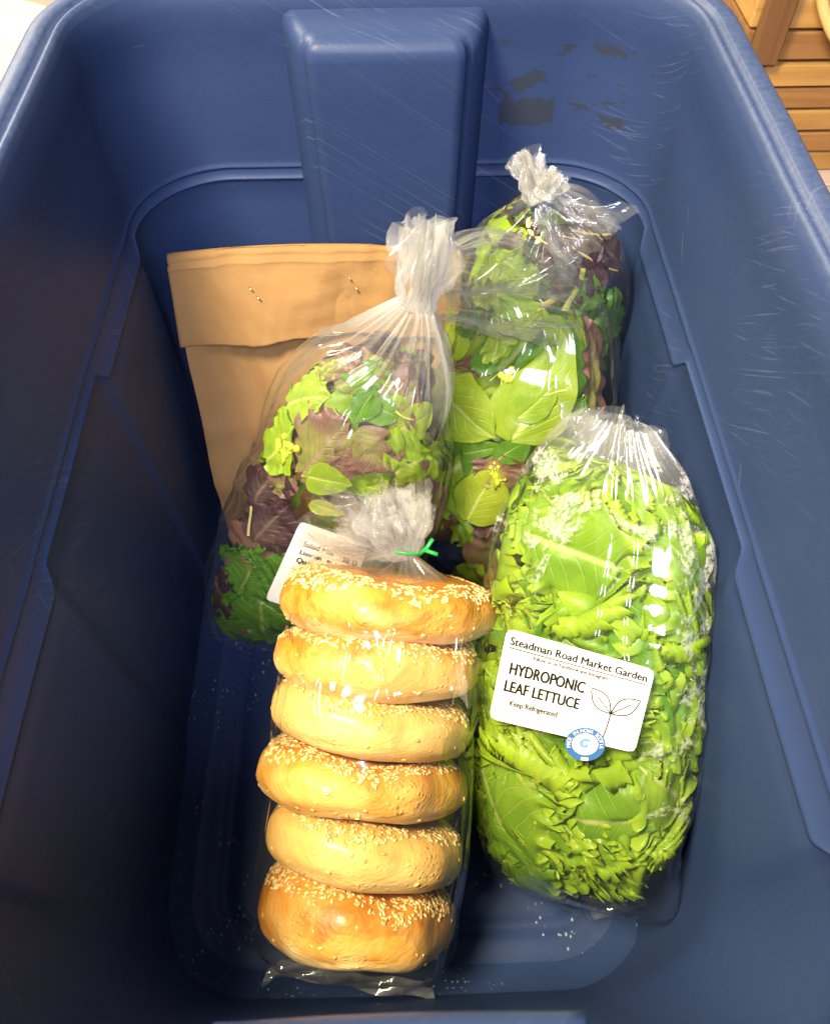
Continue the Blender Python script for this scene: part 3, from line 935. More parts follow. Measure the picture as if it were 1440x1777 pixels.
M_STM = mat_plain('stem_green', (.46, .50, .10), .4, .5)
M_STM2 = mat_plain('pale_stem', (.52, .44, .16), .4, .5)
M_BUD = mat_plain('bud_yellow', (.50, .56, .04), .45, .4)

def scatter(vol, root, n, kinds, rs, trange, threl, Lr, depths, tmax, width=(.8, 1.1), lift=(.5, .8)):
    slots = rs.permutation(n)
    for k in range(n):
        kind, mat = kinds[rs.randint(len(kinds))]
        a = rs.uniform(0, 2 * math.pi)
        L = rs.uniform(*Lr)
        t0 = rs.uniform(*trange)
        th = rs.uniform(*threl)
        put_leaf(vol, root, kind, mat, t0, th, math.cos(a), math.sin(a), L, rs.uniform(*width), depths[0] + (depths[1] - depths[0]) * slots[k] / n, rs, lift=rs.uniform(*lift), tmax=tmax)

# ------------------------------------------------------------------ text
def text_mesh(s):
    cu = bpy.data.curves.new('lettering_curve', 'FONT')
    cu.body = s
    cu.size = 1.0
    cu.resolution_u = 3
    ob = bpy.data.objects.new('lettering_tmp', cu)
    scene.collection.objects.link(ob)
    dg = bpy.context.evaluated_depsgraph_get()
    me = bpy.data.meshes.new_from_object(ob.evaluated_get(dg))
    v = np.array([tuple(q.co)[:2] for q in me.vertices])
    f = [tuple(p.vertices) for p in me.polygons]
    bpy.data.objects.remove(ob)
    bpy.data.curves.remove(cu)
    bpy.data.meshes.remove(me)
    return v, f
def stroke(pts, w):
    """flat ribbon along 2D points"""
    p = np.array(pts, float)
    d = np.gradient(p, axis=0)
    d /= np.linalg.norm(d, axis=1)[:, None] + 1e-9
    n = np.stack([-d[:, 1], d[:, 0]], 1) * w / 2
    v = np.empty((2 * len(p), 2))
    v[0::2], v[1::2] = p + n, p - n
    return v, [(2 * i, 2 * i + 1, 2 * i + 3, 2 * i + 2) for i in range(len(p) - 1)]
class Decal:
    """label coordinates (u right, v up, metres-like units of the label) put on a bag"""
    def __init__(self, vol, quad, W, H, off=.0011):
        self.vol, self.q, self.W, self.H, self.off = vol, [Vector(p) for p in quad], W, H, off
        vol.hit(*quad[0])
        # smooth patch: sample 9x7 hits, then blend towards a quadratic fit so that the paper bends like stiff paper
        A, B = [], []
        for i in range(11):
            for j in range(9):
                u, v = i / 10, j / 8
                px = self.pix(u, v)
                _, _, loc, _ = vol.hit(px.x, px.y)
                A.append([1, u, v, u * v, u * u, v * v])
                B.append((loc - CAM).length)
        A, B = np.array(A), np.array(B)
        k = np.linalg.lstsq(A, B, rcond=None)[0]
        res = A @ k - B
        self.k = k
        self.lift = max(0.0, float(res.max()) * .75)
    def pix(self, u, v):
        tl, tr, br, bl = self.q
        return (tl * (1 - u) + tr * u) * v + (bl * (1 - u) + br * u) * (1 - v)
    def map(self, P, extra=0.0):
        out = []
        for a, b in P:
            u, v = a / self.W, b / self.H
            px = self.pix(u, v)
            r = float(np.dot([1, u, v, u * v, u * u, v * v], self.k)) - self.lift - self.off - extra
            out.append(tuple(CAM + ray(px.x, px.y) * r))
        return out
    def text(self, name, s, x0, y0, w, h, mat, parent, extra=.00035, shear=0.0):
        v, f = text_mesh(s)
        lo, hi = v.min(0), v.max(0)
        sc = np.array([w / (hi[0] - lo[0]), h])
        q = (v - [lo[0], 0]) * [sc[0], h / .72]
        q = q + [x0, y0]
        pts, ff, d = [], [], h * .045                     # a slightly heavier weight: the glyphs laid twice, a hair apart
        for i, (dx, dy) in enumerate(((-d, 0), (d, 0), (0, d))):
            ff += [tuple(k + len(pts) for k in g) for g in f]
            pts += self.map(q + [dx, dy], extra + i * .00004)
        return mesh_obj(name, pts, ff, mat, parent, smooth=False)
    def shape(self, name, v, f, mat, parent, extra=.0003):
        return mesh_obj(name, self.map(v, extra), f, mat, parent, smooth=False)
def rounded_sheet(W, H, r, n=20, m=14):
    """filled rounded rectangle as a grid"""
    v = []
    for i in range(n + 1):
        for j in range(m + 1):
            x, y = W * i / n, H * j / m
            cx, cy = min(max(x, r), W - r), min(max(y, r), H - r)
            dx, dy = x - cx, y - cy
            d = max(abs(dx), abs(dy))
            l = math.hypot(dx, dy)
            if l > 1e-9 and dx and dy:
                x, y = cx + dx * d / l, cy + dy * d / l
            v.append((x, y))
    return v, grid_faces(n + 1, m + 1)

# ------------------------------------------------------------------ paper bag at the far left
def paper_bag():
    root = thing('paper_bag', 'brown kraft paper bag with folded stapled top at the tote\'s far end', 'paper bag', (-.06, .42, 0))
    xl, xr = -.157, .043
    zz = np.linspace(0, 1, 70)[:, None]
    uu = np.linspace(0, 1, 90)[None, :]
    Z, U = zz * .226 + 0 * uu, uu + 0 * zz
    def front_y(z):
        return np.interp(z, [0, .03, .08, .13, .17, .2, .226], [.376, .374, .386, .412, .434, .447, .459])
    def back_y(z):
        return np.interp(z, [0, .226], [.466, .4665])
    def left_x(z):
        return np.interp(z, [0, .07, .10, .13, .165, .226], [-.144, -.145, -.149, -.150, -.153, -.155])
    X = left_x(Z) * (1 - U) + xr * U
    bul = np.sin(np.pi * U) ** .6 * np.sin(np.pi * np.clip(Z / .2, 0, 1)) * .006
    cr = crumple(U * .2, Z, 31, 7, 9, 60) - 26 * crinkle(U * .2, Z, 32, (18, 40, 80), .22)
    Y = front_y(Z) - bul + (cr - .3) * .026 * sm(.0, .02, Z)
    V = np.stack([X, Y, Z], -1)
    mesh_obj('front_panel', V.reshape(-1, 3), grid_faces(70, 90), M_PAPER, root)
    # side gussets: two panels meeting in an inward crease
    for sgn in (0, 1):
        w = np.linspace(0, 1, 25)[None, :]
        Zg, Wg = zz * .226 + 0 * w, w + 0 * zz
        x0 = left_x(Zg) if sgn == 0 else xr + 0 * Zg
        x1 = (xl - .001) if sgn == 0 else xr + .002
        fold = (.5 - np.abs(Wg - .5)) * 2
        inn = .016 * fold * (1 - .5 * Zg / .226) * (1 if sgn == 0 else -1)
        yf = front_y(Zg) + (crumple(np.zeros_like(Zg) + (0 if sgn == 0 else .2), Zg, 31, 7, 9, 60) - .3) * .026 * sm(.0, .02, Zg)
        Xg = x0 * (1 - Wg) + x1 * Wg + inn + .0025 * crumple(Wg * .09, Zg, 12, 5, 14, 60)* fold
        Yg = yf * (1 - Wg) + back_y(Zg) * Wg
        mesh_obj('side_gusset', np.stack([Xg, Yg, Zg], -1).reshape(-1, 3), grid_faces(70, 25), M_PAPER, root)
    Xb = (xl - .001) * (1 - U) + (xr + .002) * U
    Yb = back_y(Z) + .0015 * crumple(U * .2, Z, 77, 5, 10, 50)
    mesh_obj('back_panel', np.stack([Xb, Yb, Z], -1).reshape(-1, 3), grid_faces(70, 90), M_PAPER, root)
    mesh_obj('base_panel', [(-.141, .377, .001), (xr, .377, .001), (xr, .466, .001), (xl, .466, .001)], [(0, 1, 2, 3)], M_PAPER, root)
    # folded-over top: sheets that roll over the top edge and hang on the front
    def flap(name, off, drop, x_in, seed):
        n = 60
        path = []
        ytop, ztop = .463, .2285
        for k in range(8):
            path.append((.4685 + off * .3, ztop - .03 + .03 * k / 8))
        r = .0036 + off
        for k in range(10):
            a = math.pi * k / 9
            path.append((ytop + r * math.cos(a), ztop + r * math.sin(a) * .9))
        for k in range(1, n - 17):
            f = k / (n - 18)
            z = ztop - drop * f
            path.append((float(front_y(z)) - .0040 - off - .0045 * f ** 1.5 , z))
        path = np.array(path)
        u = np.linspace(0, 1, 90)
        PU, UU = np.meshgrid(np.arange(len(path)), u, indexing='ij')
        Zp, Yp = path[PU, 1], path[PU, 0]
        f = np.clip((ztop - Zp) / drop, 0, 1) * (PU > 17)
        arch = .0075 * np.sin(np.pi * np.clip(UU * .95 + .05, 0, 1)) ** .8
        Xp = (xl + x_in) * (1 - UU) + (xr + .002 - x_in) * UU + 0 * Zp
        c = crumple(UU * .2, Zp + (PU < 8) * .3, seed, 7, 11, 70)
        Yp = Yp - (.012 * (c - .3) - crinkle(UU * .2, Zp, seed + 3, (16, 34, 70), .20)) * (PU > 12) - .004 * f * np.sin(np.pi * UU * 1.6) ** 2
        Zp = Zp + arch - .006 * f * (1 - UU)
        o = mesh_obj(name, np.stack([Xp, Yp, Zp], -1).reshape(-1, 3), grid_faces(len(path), 90), M_PAPER, root)
        m = o.modifiers.new('thick', 'SOLIDIFY')
        m.thickness = .0006
        return o
    fo = flap('folded_flap', .0016, .045, 0.0, 41)
    flap('inner_flap', -.0010, .042, .0020, 42)
    # staples: wire ends showing through the flap
    dg = bpy.context.evaluated_depsgraph_get()
    for (a, b) in (((433, 499), (452, 521)), ((606, 481), (622, 506))):
        pts = []
        for q in (a, b):
            d = ray(*q)
            # flap front surface by ray cast on the object's mesh
            ok, loc, nrm, idx = fo.ray_cast(CAM - fo.parent.location, d)
            loc = loc + fo.parent.location if ok else at_y(q[0], q[1], .44)
            pts.append(loc - d * .0006)
        v = pts[1] - pts[0]
        n = -ray(*a)
        p = [pts[0] - n * .002, pts[0] + n * .0006, pts[0] + v * .18 + n * .0008, pts[0] + v * .30 + n * .0002, pts[0] + v * .36 - n * .0022,
             pts[0] + v * .62 - n * .0022, pts[0] + v * .68 + n * .0002, pts[0] + v * .85 + n * .0008, pts[1] + n * .0006, pts[1] - n * .002]
        vv, ff = tube(p, .00055, 6)
        mesh_obj('staple', vv, ff, M_STEEL, root)
paper_bag()

# ------------------------------------------------------------------ salad bags
GROUP_BAG = 'clear plastic bags of greens'
def film_obj(vol, t0, t1, seed, mat, root, haze_fn, fog_fn=None, **kw):
    V, F, T, H, g, cr = film_mesh(vol, t0, t1, seed, **kw)
    attrs = {'haze': np.clip(haze_fn(T, H, g), 0, 1)}
    if fog_fn:
        attrs['fog'] = np.clip(fog_fn(T, H), 0, 1)
    return mesh_obj('film', V, F, mat, root, attrs=attrs)
def tuft_obj(name, mat, root, *a, **k):
    V, F, hz = tuft(*a, **k)
    return mesh_obj(name, V, F, mat, root, attrs={'haze': hz})

# back right: dark mixed greens
volB = Vol([(.100, .420, .010, .050, .016), (.100, .426, .05, .061, .036), (.100, .436, .12, .065, .043), (.101, .442, .19, .0635, .043),
            (.101, .446, .245, .054, .036), (.099, .450, .278, .030, .022), (.097, .450, .290, .010, .008)], (-.10, -.75, .65))
rs = np.random.RandomState(21)
gB = thing('salad_greens', 'dark mustard and kale leaves with frizzy purple sprigs in the bag near the handle pocket', 'salad greens', (.10, .436, .01))
kB = [('serrate', M_KAL), ('serrate', M_KAL), ('serrate', M_GRN), ('serrate', M_MUS), ('serrate', M_PUR), ('stem', M_STM2)]
scatter(volB, gB, 60, kB, rs, (.08, .92), (-.3, math.pi + .3), (.045, .08), (.005, .026), .95)
for b, tp, w, kd, m, d in [((800, 420), (885, 300), .9, 'serrate', M_MUS, .004), ((830, 380), (918, 420), 1.2, 'serrate', M_MUS, .003), ((800, 360), (860, 310), 1.1, 'serrate', M_MUS, .004),
                     ((790, 400), (800, 350), 1.2, 'serrate', M_MUS, .004), ((850, 440), (900, 480), 1.1, 'serrate', M_MUS, .004), ((860, 520), (940, 470), .9, 'serrate', M_MUS, .004),
                     ((1010, 550), (1040, 480), 1.1, 'serrate', M_GRN, .003), ((830, 470), (870, 430), 1.1, 'serrate', M_KAL, .004), ((1060, 620), (1080, 500), .9, 'serrate', M_KAL, .004),
                     ((890, 330), (960, 300), .8, 'serrate', M_KAL, .005), ((940, 380), (1040, 330), .6, 'red', M_PUR, .004), ((960, 420), (1060, 420), .8, 'red', M_PUR, .003),
                     ((1000, 470), (1070, 450), .9, 'red', M_PUR, .003), ((930, 460), (1010, 420), .8, 'red', M_PUR, .004), ((950, 350), (1050, 390), .5, 'red', M_PUR, .003),
                     ((930, 320), (1040, 315), .5, 'red', M_PUR, .004), ((1040, 400), (1090, 470), .8, 'red', M_PUR, .004), ((960, 500), (1040, 500), .8, 'red', M_PUR, .004)]:
    leaf_px(volB, gB, kd, m, b, tp, w, d, rs, tmax=.95)
for k in range(16):
    a = (rs.uniform(920, 1000), rs.uniform(330, 480))
    b = (a[0] + rs.uniform(40, 90), a[1] + rs.uniform(-40, 40))
    leaf_px(volB, gB, 'stem', [M_KAL, M_PUR, M_STM2][k % 3], a, b, .45, .003, rs, tmax=.95)
leaf_px(volB, gB, 'stem', M_STM2, (915, 380), (985, 450), .6, .003, rs)
leaf_px(volB, gB, 'stem', M_STM, (1000, 545), (1008, 470), 2.2, .003, rs)
leaf_px(volB, gB, 'stem', M_KAL, (1075, 560), (1050, 580), .8, .003, rs)
bagB = thing('plastic_bag', 'knotted clear bag of dark greens in the corner beside the handle pocket', 'plastic bag', (.10, .436, .005), GROUP_BAG)
film_obj(volB, 0, 1, 3, M_FILM, bagB, lambda T, H, g: .02 + .30 * g ** 3, slope=.28)
kb = at_y(938, 350, .418)
tuft_obj('knot', M_KNOT, bagB, kb, at_y(910, 274, .430), .006, .013, 51, haze=.24)
tuft_obj('knot', M_KNOT, bagB, kb + Vector((0, 0, .002)), at_y(962, 300, .424), .006, .013, 52, haze=.28)
tuft_obj('gathered_film', M_FILM, bagB, kb, at_y(1030, 425, .405), .005, .022, 53, nlay=1, haze=.10, flat=.3)

# middle right: butter lettuce leaves
volR = Vol([(.074, .300, .010, .045, .014), (.076, .315, .05, .060, .038), (.082, .345, .11, .068, .048), (.084, .378, .17, .070, .048),
            (.078, .400, .220, .062, .038), (.055, .405, .257, .038, .024), (.030, .392, .282, .012, .010)], (-.15, -.68, .72))
gR = thing('salad_greens', 'bright yellow green butter lettuce leaves in the middle bag', 'salad greens', (.08, .34, .01))
rs = np.random.RandomState(5)
kR = [('oval', M_BUT), ('oval', M_BUT), ('red', M_MUS), ('oval', M_GRN), ('red', M_RED)]
scatter(volR, gR, 40, kR, rs, (.10, .80), (-.3, math.pi + .3), (.055, .09), (.010, .032), .88)
for b, tp, w, kd, m, d in [((885, 770), (980, 565), .80, 'oval', M_BUT, .004), ((735, 640), (855, 765), 1.05, 'oval', M_BUT, .004), ((750, 625), (775, 530), .9, 'oval', M_BUT, .005),
                     ((845, 640), (865, 555), .8, 'red', M_BUT, .006), ((880, 600), (950, 545), .8, 'serrate', M_BUT, .007), ((900, 730), (975, 660), .8, 'oval', M_MUS, .003),
                     ((800, 905), (860, 820), 1.1, 'oval', M_BUT, .004), ((860, 800), (920, 770), 1.1, 'oval', M_GRN, .004), ((850, 850), (860, 790), 1.1, 'red', M_RED, .005),
                     ((790, 790), (870, 780), .8, 'oval', M_GRN, .006), ((800, 830), (830, 780), .9, 'oval', M_GRN, .007), ((1000, 760), (1030, 690), .7, 'serrate', M_GRN, .006),
                     ((820, 620), (860, 690), .8, 'oval', M_GRN, .010), ((800, 560), (850, 620), .9, 'oval', M_KAL, .010), ((960, 560), (1015, 590), .9, 'oval', M_MUS, .008),
                     ((835, 940), (880, 880), 1.0, 'red', M_PUR, .008)]:
    leaf_px(volR, gR, kd, m, b, tp, w, d, rs, lift=.85, tmax=.90)
leaf_px(volR, gR, 'stem', M_STM, (1010, 680), (950, 690), .8, .003, rs)
leaf_px(volR, gR, 'stem', M_STM, (845, 665), (870, 650), .9, .003, rs)
buds(volR, gR, 872, 652, M_BUD, rs)
buds(volR, gR, 862, 828, M_BUD, rs, r=.0018)
bagR = thing('plastic_bag', 'clear bag of large yellow green leaves behind the lettuce bag', 'plastic bag', (.08, .34, .005), GROUP_BAG)
film_obj(volR, 0, 1, 8, M_FILM, bagR, lambda T, H, g: .006 + .25 * g ** 2.2, slope=.30)

# middle left: mixed red and green salad, knotted high
volL = Vol([(-.094, .280, .010, .055, .014), (-.086, .294, .045, .066, .036), (-.056, .314, .105, .074, .047), (-.033, .330, .160, .070, .048),
            (-.022, .343, .205, .060, .043), (-.001, .352, .246, .038, .028), (.011, .355, .281, .0105, .0095)], (.16, -.72, .68))
gL = thing('salad_greens', 'mixed brown red and green salad leaves in front of the paper bag', 'salad greens', (-.07, .31, .01))
rs = np.random.RandomState(12)
kL = [('red', M_RED), ('red', M_RED), ('oval', M_GRN), ('red', M_PUR), ('red', M_MUS)]
scatter(volL, gL, 60, kL, rs, (.08, .82), (-.3, math.pi + .3), (.055, .09), (.008, .032), .90)
for b, tp, w, kd, m, d in [((510, 830), (600, 740), 1.1, 'red', M_RED, .004), ((450, 800), (500, 740), 1.1, 'red', M_MUS, .004), ((620, 700), (700, 740), 1.2, 'oval', M_GRN, .004),
                     ((610, 760), (690, 830), 1.2, 'red', M_RED, .004), ((690, 830), (770, 770), 1.1, 'red', M_MUS, .004), ((700, 830), (770, 860), 1.1, 'red', M_RED, .004),
                     ((525, 830), (610, 850), 1.1, 'oval', M_BUT, .003), ((420, 880), (470, 790), 1.0, 'red', M_PUR, .004), ((430, 940), (490, 880), 1.1, 'red', M_PUR, .003),
                     ((560, 680), (640, 640), .8, 'oval', M_GRN, .006), ((520, 660), (560, 620), .8, 'red', M_MUS, .006), ((400, 1050), (425, 960), 1.0, 'frilly', M_GRN, .005),
                     ((455, 1110), (445, 1030), 1.0, 'frilly', M_GRN, .004), ((470, 1040), (485, 950), 1.0, 'frilly', M_GRN, .005), ((395, 1130), (420, 1060), 1.0, 'frilly', M_GRN, .006), ((480, 700), (560, 690), .7, 'red', M_MUS, .005), ((530, 880), (600, 900), .8, 'oval', M_BUT, .004),
                     ((640, 690), (610, 740), .9, 'oval', M_GRN, .003), ((460, 850), (500, 830), 1.2, 'red', M_RED, .004), ((370, 1100), (440, 1150), .9, 'oval', M_KAL, .005),
                     ((360, 1000), (400, 1080), .9, 'red', M_PUR, .005), ((700, 900), (770, 930), .9, 'red', M_RED, .005), ((640, 860), (700, 870), .9, 'red', M_MUS, .005), ((590, 690), (660, 630), 1.0, 'red', M_GRN, .008), ((540, 650), (610, 610), .9, 'red', M_RED, .007), ((600, 650), (670, 600), .9, 'oval', M_BUT, .008), ((660, 680), (710, 610), .9, 'red', M_RED, .008), ((670, 740), (740, 680), 1.0, 'red', M_RED, .007),
                     ((640, 720), (720, 690), .9, 'red', M_MUS, .009), ((700, 760), (770, 720), .9, 'oval', M_BUT, .007)]:
    leaf_px(volL, gL, kd, m, b, tp, w, d + .0006 * rs.randint(0, 5), rs, lift=.75, tmax=.90)
leaf_px(volL, gL, 'stem', M_STM2, (425, 930), (420, 870), 1.2, .003, rs)
leaf_px(volL, gL, 'stem', M_STM, (690, 720), (725, 740), 1.2, .004, rs)
buds(volL, gL, 490, 782, M_BUD, rs, n=12)
bagL = thing('plastic_bag', 'knotted clear bag of red and green salad with a white label', 'plastic bag', (-.07, .31, .005), GROUP_BAG)
film_obj(volL, 0, 1, 14, M_FILM, bagL, lambda T, H, g: .015 + .42 * g ** 1.7, slope=.30, pleat=.55)
nk = Vector((.011, .355, .280))
tuft_obj('knot', M_KNOT, bagL, nk - Vector((0, 0, .004)), at_y(754, 402, .370), .008, .0225, 61, nlay=4, haze=.27)
# fan of gathered film running from the knot to the bag of butter lettuce
tuft_obj('gathered_film', M_FILM, bagR, Vector((.016, .362, .277)), at_y(985, 540, .372), .006, .026, 62, nlay=1, haze=.03, flat=.30)

# label on the salad bag, half hidden behind the bagel bag
dl = Decal(volL, [(521, 905), (640, 945), (590, 1085), (460, 1040)], .060, .062, off=.0012)
v, f = rounded_sheet(.060, .062, .003)
lab = dl.shape('label', v, f, M_WHITE, bagL, 0)
lab['label'] = 'white printed label on the salad bag'
for s, x, y, w, h, m in (('Salad Mix', .010, .0455, .026, .0042, M_GREYINK), ('32, D', .044, .0440, .012, .0038, M_GREYINK), ('London', .010, .0395, .018, .0034, M_GREYINK), ('Point', .033, .0385, .013, .0034, M_GREYINK),
                         ('Quantity', .010, .0330, .022, .0040, M_GREYINK), ('Loui', .010, .0245, .012, .0042, M_INK), ('Pick', .010, .0180, .011, .0040, M_GREYINK), ('He', .010, .0115, .008, .0040, mat_plain('orange_ink', (.6, .3, .02)))):
    dl.text('lettering', s, x, y, w, h, m, lab)

# ------------------------------------------------------------------ bag of leaf lettuce
volE = Vol([(.114, .085, .036, .050, .004), (.110, .091, .046, .061, .018), (.100, .108, .072, .068, .034), (.101, .165, .138, .072, .039), (.107, .215, .190, .068, .038),
            (.110, .250, .228, .060, .031), (.113, .268, .254, .042, .020), (.114, .276, .270, .022, .009)], (-.62, -.42, .66), n=2.3)
gE = thing('lettuce_head', 'bright green frilly leaf lettuce inside the bag with the printed label', 'lettuce', (.11, .15, .02))
rs = np.random.RandomState(33)
scatter(volE, gE, 22, [('frilly', M_LET)], rs, (.15, .85), (-.4, math.pi + .4), (.07, .10), (.018, .030), .92, lift=(.6, .9))
for b, tp, w, d in [((960, 930), (900, 830), 1.1, .006), ((1010, 900), (1000, 790), 1.2, .008), ((1080, 930), (1100, 810), 1.1, .007), ((1130, 960), (1190, 850), 1.1, .006),
                    ((1160, 1010), (1240, 920), 1.1, .006), ((960, 1060), (890, 940), 1.2, .006), ((1030, 1040), (990, 910), 1.2, .005), ((1080, 1060), (1100, 930), 1.2, .007),
                    ((1110, 1250), (1190, 1010), 1.0, .004), ((1190, 1150), (1245, 1040), 1.0, .007), ((970, 1140), (890, 1050), 1.2, .006), ((1040, 1150), (1000, 1040), 1.3, .006), ((1070, 1160), (1080, 1060), 1.2, .008),
                    ((890, 1440), (890, 1270), .80, .003), ((870, 1360), (840, 1460), 1.2, .007), ((1000, 1330), (1100, 1440), 1.2, .004), ((1090, 1330), (1000, 1440), 1.1, .008),
                    ((960, 1400), (920, 1500), 1.3, .005), ((1010, 1420), (1000, 1540), 1.3, .005), ((1150, 1280), (1230, 1240), 1.2, .006), ((1130, 1420), (1215, 1300), 1.0, .005),
                    ((900, 1440), (850, 1500), 1.2, .007), ((1080, 1400), (1150, 1500), 1.2, .005), ((950, 1470), (960, 1550), 1.2, .007), ((1170, 1310), (1225, 1190), 1.1, .006),
                    ((1100, 1440), (1180, 1440), 1.2, .007), ((1030, 1480), (1080, 1550), 1.2, .007), ((1080, 880), (1150, 800), 1.1, .009), ((890, 1020), (855, 1120), 1.1, .007), ((880, 1200), (850, 1330), 1.1, .008)]:
    leaf_px(volE, gE, 'frilly', M_LET, b, tp, w * 1.1, .0050 + (d - .003) * 1.8 + rs.uniform(.000, .006), rs, lift=rs.uniform(.8, 1.15), tmax=.93)
scatter(volE, gE, 20, [('frilly', M_LET)], rs, (.10, .86), (.1, math.pi - .1), (.055, .075), (.006, .014), .93, width=(1.0, 1.3), lift=(.8, 1.15))
bagE = thing('plastic_bag', 'misted clear bag of leaf lettuce with white printed label, against the tote side', 'plastic bag', (.11, .15, .012), GROUP_BAG)
film_obj(volE, 0, 1, 19, M_FILM_F, bagE, lambda T, H, g: .012 + .16 * sm(.86, 1, T), lambda T, H: .22 + .55 * sm(.5, .85, T) + .55 * sm(1.1, .4, H) * sm(.12, .3, T), slope=.26, pleat=.3)
tuft_obj('folded_top', M_FILM, bagE, Vector((.112, .262, .236)), at_y(1085, 735, .285), .016, .034, 71, nlay=2, haze=.12, flat=.35)
# bottom seam corner sticking out
qa, qb, qc = at_z(1000, 1545, .030), at_z(1125, 1490, .044), at_z(1098, 1580, .018)
n = 14
vv = []
for i in range(n):
    for j in range(n):
        a, b = i / (n - 1), j / (n - 1)
        p = qa * (1 - a) + qb * a
        q = p + (qc - (qa + qb) / 2) * b * (1 - .25 * abs(a - .6))
        vv.append(tuple(q + Vector((0, 0, .003 * math.sin(7 * a + 3 * b) + .002 * math.sin(13 * b + 9 * a)))))
mesh_obj('seam_flap', vv, grid_faces(n, n), M_FILM, bagE, smooth=False, attrs={'haze': [.10] * (n * n)})

WL, HL = .090, .052
de = Decal(volE, [(880, 1090), (1137, 1163), (1101, 1307), (848, 1247)], WL, HL, off=.0022)
v, f = rounded_sheet(WL, HL, .0035)
lab = de.shape('label', v, f, M_WHITE, bagE, 0)
lab['label'] = 'white market garden label with black print'
de.text('lettering', 'Steadman Road Market Garden', .0035, .0435, .0830, .0046, M_INK, lab)
de.shape('underline', *stroke([(.0035 + .083 * k / 20, .0418) for k in range(21)], .0006), M_INK, lab)
de.text('lettering', 'follow us on Facebook and Instagram', .0185, .0384, .0455, .0022, M_GREYINK, lab)
de.shape('underline', *stroke([(.0185 + .0455 * k / 14, .0377) for k in range(15)], .0002), M_GREYINK, lab)
de.text('lettering', 'HYDROPONIC', .0065, .0272, .0455, .0068, M_INK, lab)
de.text('lettering', 'LEAF LETTUCE', .0055, .0172, .0455, .0064, M_INK, lab)
de.text('lettering', 'Keep Refrigerated', .0105, .0098, .0290, .0032, M_GREYINK, lab)
# sprout drawing: two leaves and a stem
def leaf_outline(x0, y0, x1, y1, fat, n=18):
    a, b = np.array([x0, y0]), np.array([x1, y1])
    d = b - a
    nn = np.array([-d[1], d[0]])
    pts = [a + d * k / n + nn * fat * math.sin(math.pi * k / n) for k in range(n + 1)]
    pts += [a + d * (1 - k / n) - nn * fat * math.sin(math.pi * k / n) for k in range(1, n + 1)]
    return pts
sx, sy = .0705, .0195
for tipx, tipy in ((.0560, .0315), (.0860, .0315)):
    de.shape('sprout_drawing', *stroke(leaf_outline(sx, sy, tipx, tipy, .24), .0007), M_INK, lab)
    de.shape('sprout_drawing', *stroke([(sx + (tipx - sx) * k / 8 * .68, sy + (tipy - sy) * k / 8 * .68) for k in range(9)], .0006), M_INK, lab)
de.shape('sprout_drawing', *stroke([(sx - .0012 * (k / 8) ** 2, sy - .0145 * k / 8) for k in range(9)], .0007), M_INK, lab)
# round sticker over the lower edge of the label
ds = Decal(volE, [(981, 1262), (1051, 1264), (1049, 1323), (979, 1319)], .024, .024, off=.0030)
c = .012
def disc(r, n=40, rings=4):
    v = [(c, c)]
    for i in range(1, rings + 1):
        for k in range(n):
            a = 2 * math.pi * k / n
            v.append((c + r * i / rings * math.cos(a), c + r * i / rings * math.sin(a)))
    f = [(0, 1 + k, 1 + (k + 1) % n) for k in range(n)]
    for i in range(rings - 1):
        for k in range(n):
            k2 = (k + 1) % n
            f.append((1 + i * n + k, 1 + (i + 1) * n + k, 1 + (i + 1) * n + k2, 1 + i * n + k2))
    return v, f
st = ds.shape('sticker', *disc(.012), M_BLUEINK, bagE, .0004)
st['label'] = 'round blue and white origin sticker'
ds.shape('inner_disc', *disc(.0078), M_WHITE, st, .0007)
def arc_text(s, r, a0, a1, h, mat, inward=False):
    VV, FF, off = [], [], 0
    n = len(s)
    for i, ch in enumerate(s):
        if ch == ' ':
            continue
        v, f = text_mesh(ch)
        a = math.radians(a0 + (a1 - a0) * (i + .5) / n)
        w = (v[:, 0].max() + v[:, 0].min()) / 2
        q = (v - [w, .36]) * (h / .72)
        up = (math.cos(a), math.sin(a))
        if inward:
            up = (-up[0], -up[1])
        rt = (up[1], -up[0])
        for x, y in q:
            VV.append((c + r * math.cos(a) + rt[0] * x + up[0] * y, c + r * math.sin(a) + rt[1] * x + up[1] * y))
        FF += [tuple(k + off for k in ff) for ff in f]
        off += len(v)
    ds.shape('lettering', VV, FF, mat, st, .0010)
arc_text('MADE IN NOVA SCOTIA', .0099, 195, -15, .0026, M_WHITE)
arc_text('NOVA SCOTIA LOYAL', .0066, 185, -5, .0013, M_BLUEINK)
arc_text('NSLOYAL.CA', .0066, 222, 318, .0013, M_BLUEINK, True)
sw = [(c + (.0036 - .0026 * k / 30) * math.cos(.6 + 5.6 * k / 30), c + (.0036 - .0026 * k / 30) * math.sin(.6 + 5.6 * k / 30)) for k in range(31)]
ds.shape('swirl', *stroke(sw, .0017), M_PALEBLUE, st, .0010)
fx = .0022
ds.shape('flag', [(c - fx, .0002), (c + fx, .0002), (c + fx, .0026), (c - fx, .0026)], [(0, 1, 2, 3)], M_WHITE, st, .0010)
ds.shape('flag_cross', *stroke([(c - fx * .8, .0005), (c + fx * .8, .0023)], .0004), M_BLUEINK, st, .0013)
ds.shape('flag_cross', *stroke([(c - fx * .8, .0023), (c + fx * .8, .0005)], .0004), M_BLUEINK, st, .0014)

